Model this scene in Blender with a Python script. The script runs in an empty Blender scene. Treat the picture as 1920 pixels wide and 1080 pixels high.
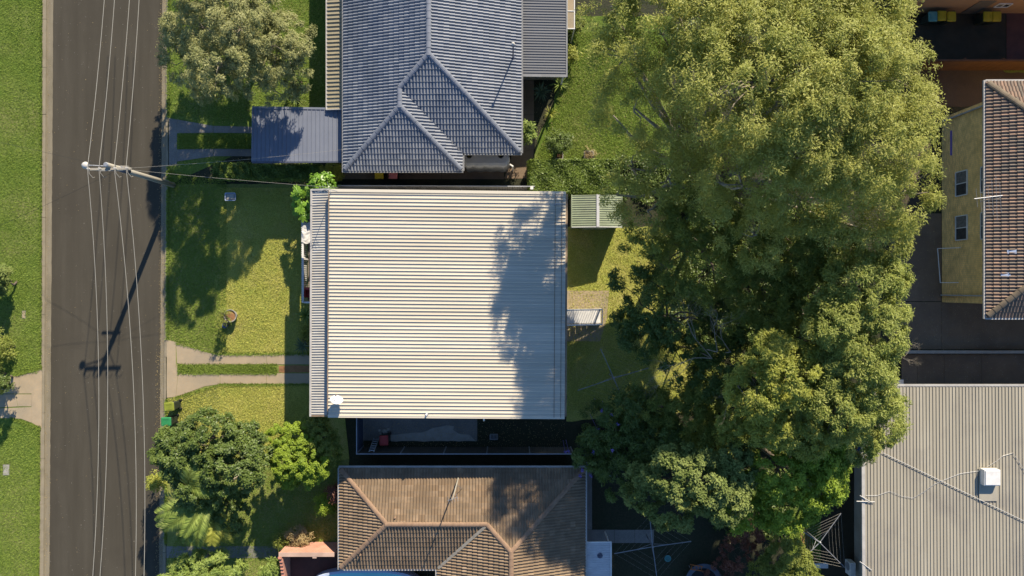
import bpy, bmesh, math, random
import numpy as np
from mathutils import Vector, Matrix

# ------------------------------------------------------------------ camera, sky, sun, exposure
H = 42.7            # drone height above the yards (m)
S = 30.0            # ground scale of the photograph (photo pixels per metre)
scene = bpy.context.scene
COL = scene.collection
cam = bpy.data.cameras.new('camera'); camo = bpy.data.objects.new('camera', cam); COL.objects.link(camo)
camo.location = (0, 0, H); camo.rotation_euler = (0, 0, 0)
cam.sensor_width = 36.0; cam.lens = 36.0 * H / 64.0; cam.clip_start = 0.5; cam.clip_end = 2000
scene.camera = camo

SUN_ELEV = math.radians(29.5)
SUN_AZ = math.atan2(0.37, 0.93)            # clockwise from +Y (top of the picture)
world = bpy.data.worlds.new('World'); scene.world = world; world.use_nodes = True
nt = world.node_tree
sky = nt.nodes.new('ShaderNodeTexSky'); sky.sky_type = 'NISHITA'; sky.sun_disc = False
sky.sun_elevation = SUN_ELEV; sky.sun_rotation = SUN_AZ; sky.ozone_density = 6.0; sky.dust_density = 0.2
bg = nt.nodes['Background']; bg.inputs['Strength'].default_value = 0.10
nt.links.new(sky.outputs[0], bg.inputs[0])
sl = bpy.data.lights.new('sun', 'SUN'); sl.energy = 5.0; sl.angle = math.radians(0.5); sl.color = (1.0, 0.875, 0.69)
slo = bpy.data.objects.new('sun', sl); COL.objects.link(slo)
sdir = Vector((math.sin(SUN_AZ) * math.cos(SUN_ELEV), math.cos(SUN_AZ) * math.cos(SUN_ELEV), math.sin(SUN_ELEV)))
slo.location = sdir * 80
slo.rotation_euler = sdir.to_track_quat('Z', 'Y').to_euler()
scene.view_settings.view_transform = 'Standard'; scene.view_settings.look = 'None'
scene.view_settings.exposure = 0.96; scene.view_settings.gamma = 1.0
scene.render.engine = 'CYCLES'
scene.cycles.max_bounces = 6; scene.cycles.diffuse_bounces = 3; scene.cycles.transparent_max_bounces = 4
scene.cycles.use_denoising = True

R = random.Random(7)
NR = np.random.default_rng(11)

def P(px, py, z=0.0):
    """photo pixel seen at height z -> place in the world"""
    f = (H - z) / H / S
    return Vector(((px - 960) * f, (540 - py) * f, z))

# ------------------------------------------------------------------ materials
MATS = {}
AL = 0.80           # overall reflectance level of the built surfaces
def mat(name, c1, c2=None, scale=3.0, rough=0.85, bump=0.0, bscale=None, c3=None, s3=0.4, metallic=0.0,
        tone=None, spec=0.3, trans=0.0, stretch=None, lo=0.35, hi=0.65, lo3=0.5, hi3=0.72, detail=5.0, fine=None):
    """procedural material: base colour c1 mottled with c2 (noise), large patches of c3, tone = colour pair driven by a
    per-piece attribute, bump = fine relief"""
    if name in MATS: return MATS[name]
    k = 1.0 if name.startswith(('leaf_', 'blade_', 'grass_dry', 'flower_', 'cream_', 'concrete_tan', 'timber_white', 'pool_', 'tank_')) else AL
    g = lambda c: tuple(v * k for v in c) if c else c
    c1, c2, c3 = g(c1), g(c2), g(c3)
    if tone: tone = (g(tone[0]), g(tone[1]))
    if fine: fine = (fine[0], g(fine[1]))
    m = bpy.data.materials.new(name); m.use_nodes = True; n = m.node_tree.nodes; l = m.node_tree.links
    b = n['Principled BSDF']; b.inputs['Roughness'].default_value = rough; b.inputs['Metallic'].default_value = metallic
    b.inputs['Specular IOR Level'].default_value = spec
    geo = n.new('ShaderNodeNewGeometry'); vec = geo.outputs['Position']
    if stretch:
        mp = n.new('ShaderNodeMapping'); mp.inputs['Scale'].default_value = stretch
        l.new(vec, mp.inputs['Vector']); svec = mp.outputs[0]
    else: svec = vec
    def noise(sc, v=vec, det=detail, ro=0.6):
        t = n.new('ShaderNodeTexNoise'); t.inputs['Scale'].default_value = sc; t.inputs['Detail'].default_value = det
        t.inputs['Roughness'].default_value = ro; l.new(v, t.inputs['Vector']); return t.outputs['Fac']
    def ramp(f, a, bb):
        r = n.new('ShaderNodeMapRange'); r.inputs[1].default_value = a; r.inputs[2].default_value = bb
        l.new(f, r.inputs[0]); return r.outputs[0]
    def mix(f, a, bb, mode='MIX'):
        x = n.new('ShaderNodeMix'); x.data_type = 'RGBA'; x.blend_type = mode
        if isinstance(f, float): x.inputs[0].default_value = f
        else: l.new(f, x.inputs[0])
        for i, v in ((6, a), (7, bb)):
            if isinstance(v, tuple): x.inputs[i].default_value = (*v, 1)
            else: l.new(v, x.inputs[i])
        return x.outputs[2]
    col = c1
    if tone:
        a = n.new('ShaderNodeAttribute'); a.attribute_name = 'tone'
        col = mix(a.outputs['Fac'], tone[0], tone[1])
    if c2: col = mix(ramp(noise(scale, svec), lo, hi), col, c2)
    if c3: col = mix(ramp(noise(s3), lo3, hi3), col, c3)
    if fine:
        col = mix(ramp(noise(fine[0], vec, 2.0), 0.3, 0.7), col, fine[1])
    if isinstance(col, tuple): b.inputs['Base Color'].default_value = (*col, 1)
    else: l.new(col, b.inputs['Base Color'])
    if bump:
        bn = n.new('ShaderNodeBump'); bn.inputs['Strength'].default_value = 1.0; bn.inputs['Distance'].default_value = bump
        l.new(noise(bscale or scale * 4, vec, 3.0), bn.inputs['Height']); l.new(bn.outputs[0], b.inputs['Normal'])
    if trans:
        out = n['Material Output']; tr = n.new('ShaderNodeBsdfTranslucent'); ms = n.new('ShaderNodeMixShader')
        ms.inputs[0].default_value = trans
        if isinstance(col, tuple): tr.inputs[0].default_value = (*col, 1)
        else: l.new(col, tr.inputs[0])
        l.new(b.outputs[0], ms.inputs[1]); l.new(tr.outputs[0], ms.inputs[2]); l.new(ms.outputs[0], out.inputs['Surface'])
    MATS[name] = m
    return m

def brick_mat(name, c1, c2, mortar, scale=1.0):
    m = bpy.data.materials.new(name); m.use_nodes = True; n = m.node_tree.nodes; l = m.node_tree.links
    b = n['Principled BSDF']; b.inputs['Roughness'].default_value = 0.9
    geo = n.new('ShaderNodeNewGeometry'); sp = n.new('ShaderNodeSeparateXYZ'); l.new(geo.outputs['Position'], sp.inputs[0])
    ad = n.new('ShaderNodeMath'); ad.operation = 'ADD'; l.new(sp.outputs[0], ad.inputs[0]); l.new(sp.outputs[1], ad.inputs[1])
    cb = n.new('ShaderNodeCombineXYZ'); l.new(ad.outputs[0], cb.inputs[0]); l.new(sp.outputs[2], cb.inputs[1])
    t = n.new('ShaderNodeTexBrick'); t.inputs['Scale'].default_value = scale
    t.inputs['Color1'].default_value = (*c1, 1); t.inputs['Color2'].default_value = (*c2, 1); t.inputs['Mortar'].default_value = (*mortar, 1)
    t.inputs['Brick Width'].default_value = 0.24; t.inputs['Row Height'].default_value = 0.086; t.inputs['Mortar Size'].default_value = 0.012
    t.inputs['Bias'].default_value = -0.2
    l.new(cb.outputs[0], t.inputs['Vector'])
    no = n.new('ShaderNodeTexNoise'); no.inputs['Scale'].default_value = 1.3; no.inputs['Detail'].default_value = 5; l.new(geo.outputs['Position'], no.inputs['Vector'])
    mx = n.new('ShaderNodeMix'); mx.data_type = 'RGBA'; mx.blend_type = 'MULTIPLY'; mx.inputs[0].default_value = 0.6
    l.new(t.outputs[0], mx.inputs[6]); l.new(no.outputs['Fac'], mx.inputs[7])
    hs = n.new('ShaderNodeHueSaturation'); hs.inputs['Value'].default_value = 1.65; l.new(mx.outputs[2], hs.inputs['Color'])
    l.new(hs.outputs[0], b.inputs['Base Color'])
    bn = n.new('ShaderNodeBump'); bn.inputs['Distance'].default_value = 0.008; bn.invert = True
    l.new(t.outputs['Fac'], bn.inputs['Height']); l.new(bn.outputs[0], b.inputs['Normal'])
    MATS[name] = m
    return m

M = MATS
mat('soil', (.05, .042, .028), (.09, .075, .045), 2.2, bump=.02, bscale=14, c3=(.055, .07, .025), s3=.5)
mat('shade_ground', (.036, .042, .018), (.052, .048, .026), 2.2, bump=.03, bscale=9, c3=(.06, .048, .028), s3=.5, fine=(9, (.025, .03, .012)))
mat('pad_grey', (.13, .15, .19), (.10, .12, .155), 3, rough=.7)
mat('grass_lush', (.13, .205, .035), (.205, .27, .065), .7, rough=1, bump=.03, bscale=26, c3=(.33, .31, .125), s3=.34, lo3=.46, hi3=.7, spec=.05, fine=(7, (.095, .15, .025)))
mat('grass_dry', (.31, .345, .07), (.46, .44, .12), 1.5, rough=1, bump=.03, bscale=26, c3=(.52, .40, .17), s3=.5, spec=.05, lo3=.46, hi3=.7, fine=(17, (.20, .235, .05)))
mat('grass_verge', (.25, .285, .075), (.36, .345, .13), 1.3, rough=1, bump=.03, bscale=26, c3=(.42, .37, .17), s3=.35, spec=.05, fine=(9, (.18, .22, .052)))
mat('blade_lush', (.10, .18, .03), trans=.25, tone=((.15, .215, .03), (.255, .33, .068)), spec=.1)
mat('blade_dry', (.2, .22, .05), trans=.25, tone=((.31, .34, .06), (.54, .50, .135)), spec=.1)
mat('asphalt', (.068, .059, .042), (.102, .09, .067), .9, rough=.95, bump=.006, bscale=60, c3=(.066, .057, .042), s3=.25, spec=.2, fine=(38, (.06, .053, .040)), stretch=(1.6, .14, 1))
mat('kerb', (.34, .29, .20), (.25, .21, .145), 1.6, rough=.9, bump=.008, bscale=30, c3=(.17, .15, .09), s3=.8, fine=(22, (.29, .25, .175)))
mat('gutter', (.30, .26, .18), (.20, .17, .115), 1.2, rough=.9, bump=.006, bscale=30, c3=(.15, .13, .08), s3=.6, stretch=(3, .3, 1), fine=(24, (.25, .215, .15)))
mat('concrete_tan', (.40, .30, .185), (.31, .235, .145), 1.4, rough=.9, bump=.006, bscale=28, c3=(.21, .18, .13), s3=.5, fine=(24, (.31, .26, .18)))
mat('concrete_grey', (.31, .29, .255), (.22, .21, .19), 1.3, rough=.9, bump=.006, bscale=28, c3=(.16, .155, .14), s3=.5, fine=(24, (.18, .17, .155)))
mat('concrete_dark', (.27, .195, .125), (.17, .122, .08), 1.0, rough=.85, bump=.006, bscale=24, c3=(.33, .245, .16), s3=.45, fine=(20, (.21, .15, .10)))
mat('yard_brown', (.095, .072, .05), (.06, .046, .032), 1.2, rough=.9, bump=.01, bscale=20, c3=(.12, .092, .062), s3=.6, fine=(14, (.07, .053, .037)))
mat('yard_dark', (.062, .048, .028), (.04, .034, .019), 1.0, rough=.9, bump=.006, bscale=24, c3=(.05, .042, .026), s3=.45)
mat('cream_metal', (.58, .53, .44), (.45, .405, .32), 1.4, rough=.6, stretch=(.12, 3.5, 1), spec=.3, lo=.45, hi=.8, tone=((.525, .475, .375), (.60, .545, .44)))
mat('verandah_metal', (.50, .48, .43), (.42, .40, .35), 1.2, rough=.6, c3=(.40, .36, .29), s3=.5)
mat('beige_metal', (.43, .395, .31), (.39, .355, .275), .9, rough=.6, c3=(.33, .30, .245), s3=.35, stretch=(2.5, .2, 1), tone=((.42, .38, .295), (.485, .445, .35)))
mat('beige_metal_side', (.42, .37, .25), (.36, .32, .22), 1.5, rough=.55)
mat('slate_metal', (.205, .225, .275), (.18, .20, .25), .8, rough=.55, c3=(.225, .245, .295), s3=.3)
mat('grey_metal', (.20, .205, .215), (.175, .18, .19), .8, rough=.55, stretch=(.2, 2, 1))
mat('white_metal', (.62, .62, .62), (.52, .52, .52), 2, rough=.5)
mat('shed_metal', (.35, .40, .27), (.29, .335, .22), 1.2, rough=.6, c3=(.26, .28, .2), s3=.5)
mat('fence_grey', (.38, .38, .375), (.32, .32, .315), 1.2, rough=.6)
mat('fence_blue', (.10, .125, .185), (.08, .10, .15), 1.2, rough=.55)
mat('fence_dark', (.17, .15, .12), (.13, .115, .095), 1.4, rough=.7)
mat('fence_cap', (.40, .42, .46), (.33, .35, .38), 2, rough=.5)
mat('gutter_white', (.52, .50, .46), (.42, .40, .37), 2, rough=.5)
mat('gutter_grey', (.26, .265, .27), (.2, .205, .21), 2, rough=.5)
mat('trim_brown', (.34, .25, .16), (.24, .17, .11), 2.5, rough=.7)
mat('tile_blue', (.15, .17, .21), (.235, .25, .285), 2, rough=.6, tone=((.165, .188, .23), (.28, .295, .32)), spec=.4, lo=.5, hi=.8, c3=(.17, .19, .22), s3=.6)
mat('tile_brown', (.18, .13, .08), (.21, .155, .10), 1.6, rough=.8, tone=((.225, .152, .09), (.36, .26, .168)), c3=(.19, .135, .085), s3=.6)
mat('tile_mixed', (.2, .13, .08), rough=.8, tone=((.165, .138, .11), (.34, .22, .15)), c2=(.21, .175, .135), scale=5, lo=.5, hi=.75)
mat('ridge_blue', (.22, .24, .285), (.165, .185, .225), 3, rough=.6)
mat('ridge_brown', (.34, .225, .145), (.26, .17, .11), 3, rough=.85)
mat('ridge_mixed', (.22, .175, .12), (.16, .125, .085), 3, rough=.85)
mat('valley_pale', (.42, .37, .29), (.34, .30, .23), 3, rough=.6)
mat('timber_white', (.66, .65, .62), (.56, .55, .52), 3, rough=.6)
mat('timber_grey', (.23, .20, .155), (.16, .14, .11), 2.5, rough=.9, stretch=(1, 6, 1))
mat('timber_red', (.13, .065, .032), (.09, .045, .024), 2.5, rough=.85, tone=((.09, .045, .022), (.15, .075, .038)))
mat('pole_timber', (.44, .41, .34), (.32, .29, .235), 2.0, rough=.9, stretch=(5, 5, .5))
mat('wall_weather', (.55, .53, .47), (.48, .46, .41), 1.5, rough=.8)
mat('wall_render', (.42, .25, .13), (.36, .21, .11), 1.1, rough=.9)
mat('wall_cream', (.36, .33, .27), (.30, .27, .22), 1.1, rough=.9)
mat('terracotta', (.14, .062, .046), (.10, .046, .036), 1.5, rough=.85)
mat('clay_soil', (.36, .19, .085), (.28, .145, .065), 3, rough=1, bump=.02, bscale=15)
mat('glass', (.05, .05, .05), (.09, .085, .08), 2.5, rough=.25, spec=.25)
mat('curtain', (.22, .21, .19), (.12, .115, .105), 6, rough=.9)
mat('alu', (.5, .5, .5), (.42, .42, .42), 4, rough=.4, metallic=.3)
mat('galv', (.36, .375, .40), (.30, .31, .33), 5, rough=.45, metallic=.3)
mat('wire_pale', (.36, .34, .29), (.31, .29, .25), 3, rough=.6)
mat('wire_dark', (.035, .033, .03), rough=.6)
mat('ceramic', (.60, .58, .53), (.5, .48, .44), 4, rough=.35)
mat('steel_blue', (.10, .115, .165), (.075, .085, .12), 2, rough=.5)
mat('plastic_dark', (.025, .035, .027), (.035, .045, .035), 4, rough=.5)
mat('plastic_lime', (.26, .30, .035), (.21, .245, .03), 3, rough=.5)
mat('plastic_green', (.04, .27, .095), (.03, .22, .075), 3, rough=.5)
mat('plastic_red', (.48, .06, .055), (.40, .05, .045), 3, rough=.5)
mat('plastic_pink', (.50, .17, .18), (.43, .14, .15), 3, rough=.5)
mat('plastic_yellow', (.52, .40, .02), (.44, .34, .018), 3, rough=.5)
mat('plastic_teal', (.11, .33, .32), (.09, .28, .27), 3, rough=.5)
mat('plastic_blue', (.035, .075, .30), (.03, .06, .25), 3, rough=.5)
mat('plastic_orange', (.48, .15, .03), (.4, .12, .025), 3, rough=.5)
mat('tank_grey', (.30, .31, .32), (.24, .25, .26), 1.4, rough=.5)
mat('pool_rim', (.42, .49, .62), (.36, .42, .54), 2, rough=.6)
mat('pool_water', (.28, .68, .70), (.25, .62, .65), 1.2, rough=.35, spec=.2)
mat('cloth_white', (.68, .67, .64), (.55, .54, .52), 5, rough=.9)
mat('rubber', (.02, .02, .022), (.03, .03, .03), 4, rough=.85)
mat('stone_pale', (.42, .40, .35), (.34, .32, .28), 3, rough=.9)
mat('rust', (.20, .10, .05), (.13, .07, .035), 5, rough=.9)
mat('bark', (.16, .13, .095), (.09, .072, .052), 3, rough=.95, bump=.02, bscale=12)
mat('bark_pale', (.36, .31, .235), (.22, .185, .135), 3, rough=.9, bump=.01, bscale=12)
brick_mat('brick_yellow', (.84, .54, .17), (.56, .34, .10), (.46, .34, .19))
brick_mat('brick_red', (.46, .20, .13), (.36, .15, .10), (.38, .26, .2))
def leafmat(name, a, b, trans=.3, rough=.55, spec=.3): return mat(name, a, tone=(a, b), trans=trans, rough=rough, spec=spec)
leafmat('leaf_big', (.19, .23, .034), (.55, .535, .145), trans=.48)
leafmat('leaf_olive', (.155, .18, .05), (.49, .475, .21), trans=.42)
leafmat('leaf_dark', (.048, .085, .015), (.17, .225, .048), rough=.45)
leafmat('leaf_mid', (.10, .145, .02), (.36, .385, .08), trans=.46)
leafmat('leaf_fern', (.15, .205, .034), (.47, .49, .125), trans=.46)
leafmat('leaf_bright', (.11, .19, .015), (.38, .48, .05), trans=.4)
leafmat('leaf_yellow', (.16, .20, .025), (.50, .50, .10), trans=.4)
leafmat('leaf_grey', (.08, .12, .026), (.28, .325, .10), rough=.6, spec=.12)
leafmat('leaf_hedge', (.06, .105, .018), (.22, .29, .05), rough=.45)
leafmat('leaf_palm', (.075, .14, .02), (.33, .40, .09))
leafmat('leaf_agave', (.05, .085, .04), (.15, .20, .10), trans=.1)
leafmat('leaf_red', (.12, .045, .03), (.30, .13, .08))
leafmat('leaf_tan', (.26, .19, .08), (.45, .35, .17))
leafmat('flower_purple', (.16, .12, .45), (.30, .24, .65))
leafmat('leaf_monstera', (.05, .16, .012), (.26, .42, .05), trans=.3, rough=.35)

# ------------------------------------------------------------------ object helpers
def wloc(o):
    v = Vector((0, 0, 0))
    while o is not None:
        v = v + o.location; o = o.parent
    return v

def tag(o, label=None, cat=None, group=None, kind=None):
    if label: o['label'] = label
    if cat: o['category'] = cat
    if group: o['group'] = group
    if kind: o['kind'] = kind
    return o

def thing(name, label, cat, loc, group=None):
    o = bpy.data.objects.new(name, None); COL.objects.link(o); o.location = loc; o.empty_display_size = .2
    return tag(o, label, cat, group)

class MB:
    """collects shapes in world (or local) coordinates; build() links them as one mesh object"""
    def __init__(s): s.v = []; s.f = []; s.tone = []
    def add(s, vs, fs, tone=.5):
        o = len(s.v); s.v.extend([tuple(x) for x in vs]); s.f.extend([[i + o for i in f] for f in fs]); s.tone.extend([tone] * len(vs)); return s
    def box(s, a, b, tone=.5):
        x0, y0, z0 = a; x1, y1, z1 = b
        vs = [(x0, y0, z0), (x1, y0, z0), (x1, y1, z0), (x0, y1, z0), (x0, y0, z1), (x1, y0, z1), (x1, y1, z1), (x0, y1, z1)]
        return s.add(vs, [(3, 2, 1, 0), (4, 5, 6, 7), (0, 1, 5, 4), (1, 2, 6, 5), (2, 3, 7, 6), (3, 0, 4, 7)], tone)
    def prism(s, poly, z0, z1, tone=.5):
        n = len(poly)
        if sum(poly[i][0] * poly[(i + 1) % n][1] - poly[(i + 1) % n][0] * poly[i][1] for i in range(n)) < 0: poly = poly[::-1]
        vs = [(p[0], p[1], z0) for p in poly] + [(p[0], p[1], z1) for p in poly]
        return s.add(vs, [tuple(range(n - 1, -1, -1)), tuple(range(n, 2 * n))] + [(i, (i + 1) % n, n + (i + 1) % n, n + i) for i in range(n)], tone)
    def bar(s, a, b, w, h=None, up=(0, 0, 1), tone=.5):
        a = Vector(a); b = Vector(b); h = h or w; d = (b - a).normalized(); u = Vector(up)
        if abs(d.dot(u)) > .98: u = Vector((0, 1, 0))
        r = d.cross(u).normalized() * w / 2; u = r.cross(d).normalized() * h / 2
        vs = [p + q for p in (a, b) for q in (-r - u, r - u, r + u, -r + u)]
        return s.add(vs, [(0, 1, 2, 3), (7, 6, 5, 4), (0, 4, 5, 1), (1, 5, 6, 2), (2, 6, 7, 3), (3, 7, 4, 0)], tone)
    def tube(s, pts, r, n=6, tone=.5, cap=True):
        pts = [Vector(p) for p in pts]; m = len(pts)
        rs = r if isinstance(r, (list, tuple)) else [r] * m
        vs = []; fs = []; prev = None
        for i, p in enumerate(pts):
            d = (pts[min(i + 1, m - 1)] - pts[max(i - 1, 0)]).normalized()
            if prev is None:
                u = Vector((0, 0, 1)) if abs(d.z) < .9 else Vector((1, 0, 0)); u = (u - d * u.dot(d)).normalized()
            else:
                u = prev - d * prev.dot(d); u = u.normalized() if u.length > 1e-6 else d.orthogonal().normalized()
            prev = u; w = d.cross(u)
            for k in range(n):
                t = 2 * math.pi * k / n; vs.append(p + (u * math.cos(t) + w * math.sin(t)) * rs[i])
        for i in range(m - 1):
            for k in range(n):
                k2 = (k + 1) % n; fs.append((i * n + k, i * n + k2, (i + 1) * n + k2, (i + 1) * n + k))
        if cap: fs.append(tuple(range(n - 1, -1, -1))); fs.append(tuple((m - 1) * n + k for k in range(n)))
        return s.add(vs, fs, tone)
    def lathe(s, c, prof, n=20, tone=.5):
        vs = []; fs = []; m = len(prof)
        for (r, z) in prof:
            for k in range(n):
                t = 2 * math.pi * k / n; vs.append((c[0] + r * math.cos(t), c[1] + r * math.sin(t), c[2] + z))
        for i in range(m - 1):
            for k in range(n):
                k2 = (k + 1) % n; fs.append((i * n + k, i * n + k2, (i + 1) * n + k2, (i + 1) * n + k))
        fs.append(tuple(range(n - 1, -1, -1))); fs.append(tuple((m - 1) * n + k for k in range(n)))
        return s.add(vs, fs, tone)
    def loft(s, rings, tone=.5):
        n = len(rings[0]); vs = [p for r in rings for p in r]; fs = []
        for i in range(len(rings) - 1):
            for k in range(n):
                k2 = (k + 1) % n; fs.append((i * n + k, i * n + k2, (i + 1) * n + k2, (i + 1) * n + k))
        fs.append(tuple(range(n - 1, -1, -1))); fs.append(tuple((len(rings) - 1) * n + k for k in range(n)))
        return s.add(vs, fs, tone)
    def corr(s, A, B, C, D, pitch, depth, kind='trap', tone=.5):
        """ribbed sheet: ribs run A->B, repeat from AB towards DC"""
        A, B, C, D = map(Vector, (A, B, C, D)); w = (D - A).length; n = max(1, round(w / pitch))
        nn = (B - A).cross(D - A).normalized()
        if nn.z < -1e-4: nn = -nn
        prof = {'trap': [(0, 0), (.62, 0), (.70, 1), (.86, 1), (.94, 0)],
                'clip': [(0, 0), (.40, .0), (.44, .06), (.48, 0), (.78, 0), (.83, 1), (.93, 1), (.97, 0)],
                'sine': [(k / 6, .5 - .5 * math.cos(2 * math.pi * k / 6)) for k in range(6)]}[kind]
        ts = [((i + t) / n, h) for i in range(n) for t, h in prof] + [(1, 0)]
        vs = []
        for t, h in ts:
            vs.append(A.lerp(D, t) + nn * h * depth); vs.append(B.lerp(C, t) + nn * h * depth)
        s.add(vs, [(2 * i, 2 * i + 1, 2 * i + 3, 2 * i + 2) for i in range(len(ts) - 1)], tone)
        rr = random.Random(n); grp = [rr.random() for _ in range(n // 4 + 2)]
        for i in range(len(ts)):
            for e in (0, 1): s.tone[len(s.tone) - len(vs) + 2 * i + e] = grp[int(ts[i][0] * n * .9999) // 4]
        return s
    def build(s, name, m, parent=None, local=False, smooth=False, bevel=0, origin=None):
        v = np.array(s.v, dtype=np.float64)
        if parent is None and origin is None:
            origin = Vector((float((v[:, 0].min() + v[:, 0].max()) / 2), float((v[:, 1].min() + v[:, 1].max()) / 2), float(v[:, 2].min())))
        off = Vector((0, 0, 0)) if local else (wloc(parent) if parent is not None else Vector(origin))
        v = v - np.array(off)
        me = bpy.data.meshes.new(name); me.from_pydata(v.tolist(), [], s.f)
        at = me.attributes.new('tone', 'FLOAT', 'POINT'); at.data.foreach_set('value', np.array(s.tone, dtype=np.float32))
        bm = bmesh.new(); bm.from_mesh(me); bmesh.ops.recalc_face_normals(bm, faces=bm.faces)
        if bevel: bmesh.ops.bevel(bm, geom=[e for e in bm.edges if len(e.link_faces) == 2 and e.calc_face_angle(0) > .6], offset=bevel, segments=2, affect='EDGES', profile=.6)
        bm.to_mesh(me); bm.free()
        if smooth:
            for p in me.polygons: p.use_smooth = True
        me.materials.append(M[m] if isinstance(m, str) else m)
        o = bpy.data.objects.new(name, me); COL.objects.link(o)
        if parent is not None: o.parent = parent
        else: o.location = off
        return o

def copies(name, mesh, parent, mats):
    """one child object per matrix (world), all sharing the mesh"""
    off = wloc(parent)
    for mx in mats:
        o = bpy.data.objects.new(name, mesh); COL.objects.link(o); o.parent = parent
        o.matrix_local = Matrix.Translation(-off) @ mx

def dup(root, loc, rz=0, label=None):
    r = root.copy(); COL.objects.link(r); r.location = loc; r.rotation_euler = (0, 0, rz)
    if label: r['label'] = label
    for ch in root.children:
        c = ch.copy(); COL.objects.link(c); c.parent = r
        for g in ch.children:
            d = g.copy(); COL.objects.link(d); d.parent = c
    return r

def rough_edge(poly, step=.35, amp=.05, seed=1, keep=()):
    """outline with small irregularities (grass creeping over an edge)"""
    r = random.Random(seed); out = []
    n = len(poly)
    for i in range(n):
        a = Vector(poly[i][:2]); b = Vector(poly[(i + 1) % n][:2]); L = (b - a).length; k = max(1, int(L / step))
        nn = Vector((-(b - a).y, (b - a).x)).normalized() if L > 1e-6 else Vector((0, 0))
        for j in range(k):
            p = a.lerp(b, j / k)
            if j and i not in keep: p = p + nn * r.uniform(-amp, amp)
            out.append((p.x, p.y))
    return out

def sheet(name, pix, z, m, amp=.0, seed=1, parent=None, thick=.05, kind='structure', keep=(), step=.35):
    poly = [tuple(P(x, y)[:2]) for x, y in pix]
    if amp: poly = rough_edge(poly, step, amp, seed, keep)
    mb = MB().prism(poly, z - thick, z)
    o = mb.build(name, m, parent)
    if parent is None: tag(o, kind=kind)
    return o

# ------------------------------------------------------------------ leaves, crowns, trees
def raw_mesh(name, V, F4, tone, m):
    me = bpy.data.meshes.new(name); n = len(V); f = len(F4); k = F4.shape[1]
    me.vertices.add(n); me.vertices.foreach_set('co', V.astype(np.float32).ravel())
    me.loops.add(f * k); me.loops.foreach_set('vertex_index', F4.astype(np.int32).ravel())
    me.polygons.add(f); me.polygons.foreach_set('loop_start', np.arange(0, f * k, k, dtype=np.int32))
    at = me.attributes.new('tone', 'FLOAT', 'POINT'); at.data.foreach_set('value', tone.astype(np.float32))
    me.update(calc_edges=True); me.validate(); me.materials.append(M[m])
    return me

def unit(a): return a / np.maximum(np.linalg.norm(a, axis=1, keepdims=True), 1e-9)

def leaf_arrays(C, N, L, W, rng, D=None):
    n = len(C)
    d = rng.normal(size=(n, 3)) if D is None else D
    d = unit(d - N * np.sum(d * N, axis=1, keepdims=True)); s = np.cross(N, d)
    L = L[:, None] / 2; W = W[:, None] / 2
    V = np.stack([C - d * L, C + s * W - d * L * .1, C + d * L, C - s * W - d * L * .1], axis=1).reshape(-1, 3)
    return V, np.arange(4 * n).reshape(n, 4)

def crown(name, parent, lobes, ncl, nleaf, cr, leaf, m, seed, up=.7, low=-.25, tone_clump=.35, flat=.75, sub=4, inner=.7):
    """foliage: clumps of leaves over the lobes (x,y,z,rx,ry,rz); each clump is itself several small tufts"""
    rng = np.random.default_rng(seed)
    lob = np.array([tuple(q)[:6] for q in lobes], dtype=float); w = lob[:, 3] * lob[:, 4] * np.array([q[6] if len(q) > 6 else 1.0 for q in lobes]); w /= w.sum()
    li = rng.choice(len(lob), ncl, p=w)
    d = unit(rng.normal(size=(ncl, 3))); d[:, 2] = np.abs(d[:, 2]) * np.where(rng.random(ncl) < .8, 1, low / .5)
    d = unit(d)
    rad = inner + (1 - inner) * rng.random((ncl, 1)) ** .5
    cc = lob[li, :3] + d * lob[li, 3:6] * rad
    cout = d
    ct = rng.random(ncl)
    crr = cr * (.65 + .7 * rng.random(ncl))
    # tufts
    nt_ = ncl * sub; ti = np.repeat(np.arange(ncl), sub)
    td = unit(rng.normal(size=(nt_, 3)) + cout[ti] * .6 + np.array([0, 0, .4]))
    tc = cc[ti] + td * (crr[ti] * .65)[:, None] * np.array([1, 1, flat])
    tr = crr[ti] * .55
    per = max(3, int(nleaf / nt_)); n = nt_ * per; k = np.repeat(np.arange(nt_), per)
    ld = unit(rng.normal(size=(n, 3)) + np.array([0, 0, .35]))
    rr = (.35 + .65 * rng.random(n)) * tr[k]
    C = tc[k] + ld * rr[:, None] * np.array([1, 1, flat])
    N = unit(ld * .35 + cout[ti[k]] * .25 + np.array([.16, .42, .8]) * up + rng.normal(size=(n, 3)) * .42)
    D = ld + rng.normal(size=(n, 3)) * .45
    L = leaf[0] * (.6 + .8 * rng.random(n)); W = leaf[1] * (.7 + .6 * rng.random(n))
    V, F = leaf_arrays(C, N, L, W, rng, D)
    tone = np.clip(tone_clump * ct[ti[k]] + (1 - tone_clump) * (.25 + .75 * rng.random(n)) * (.55 + .45 * rng.random(nt_)[k]), 0, 1)
    me = raw_mesh(name, V - np.array(wloc(parent)), F, np.repeat(tone, 4), m)
    o = bpy.data.objects.new(name, me); COL.objects.link(o); o.parent = parent
    return o, cc

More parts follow.
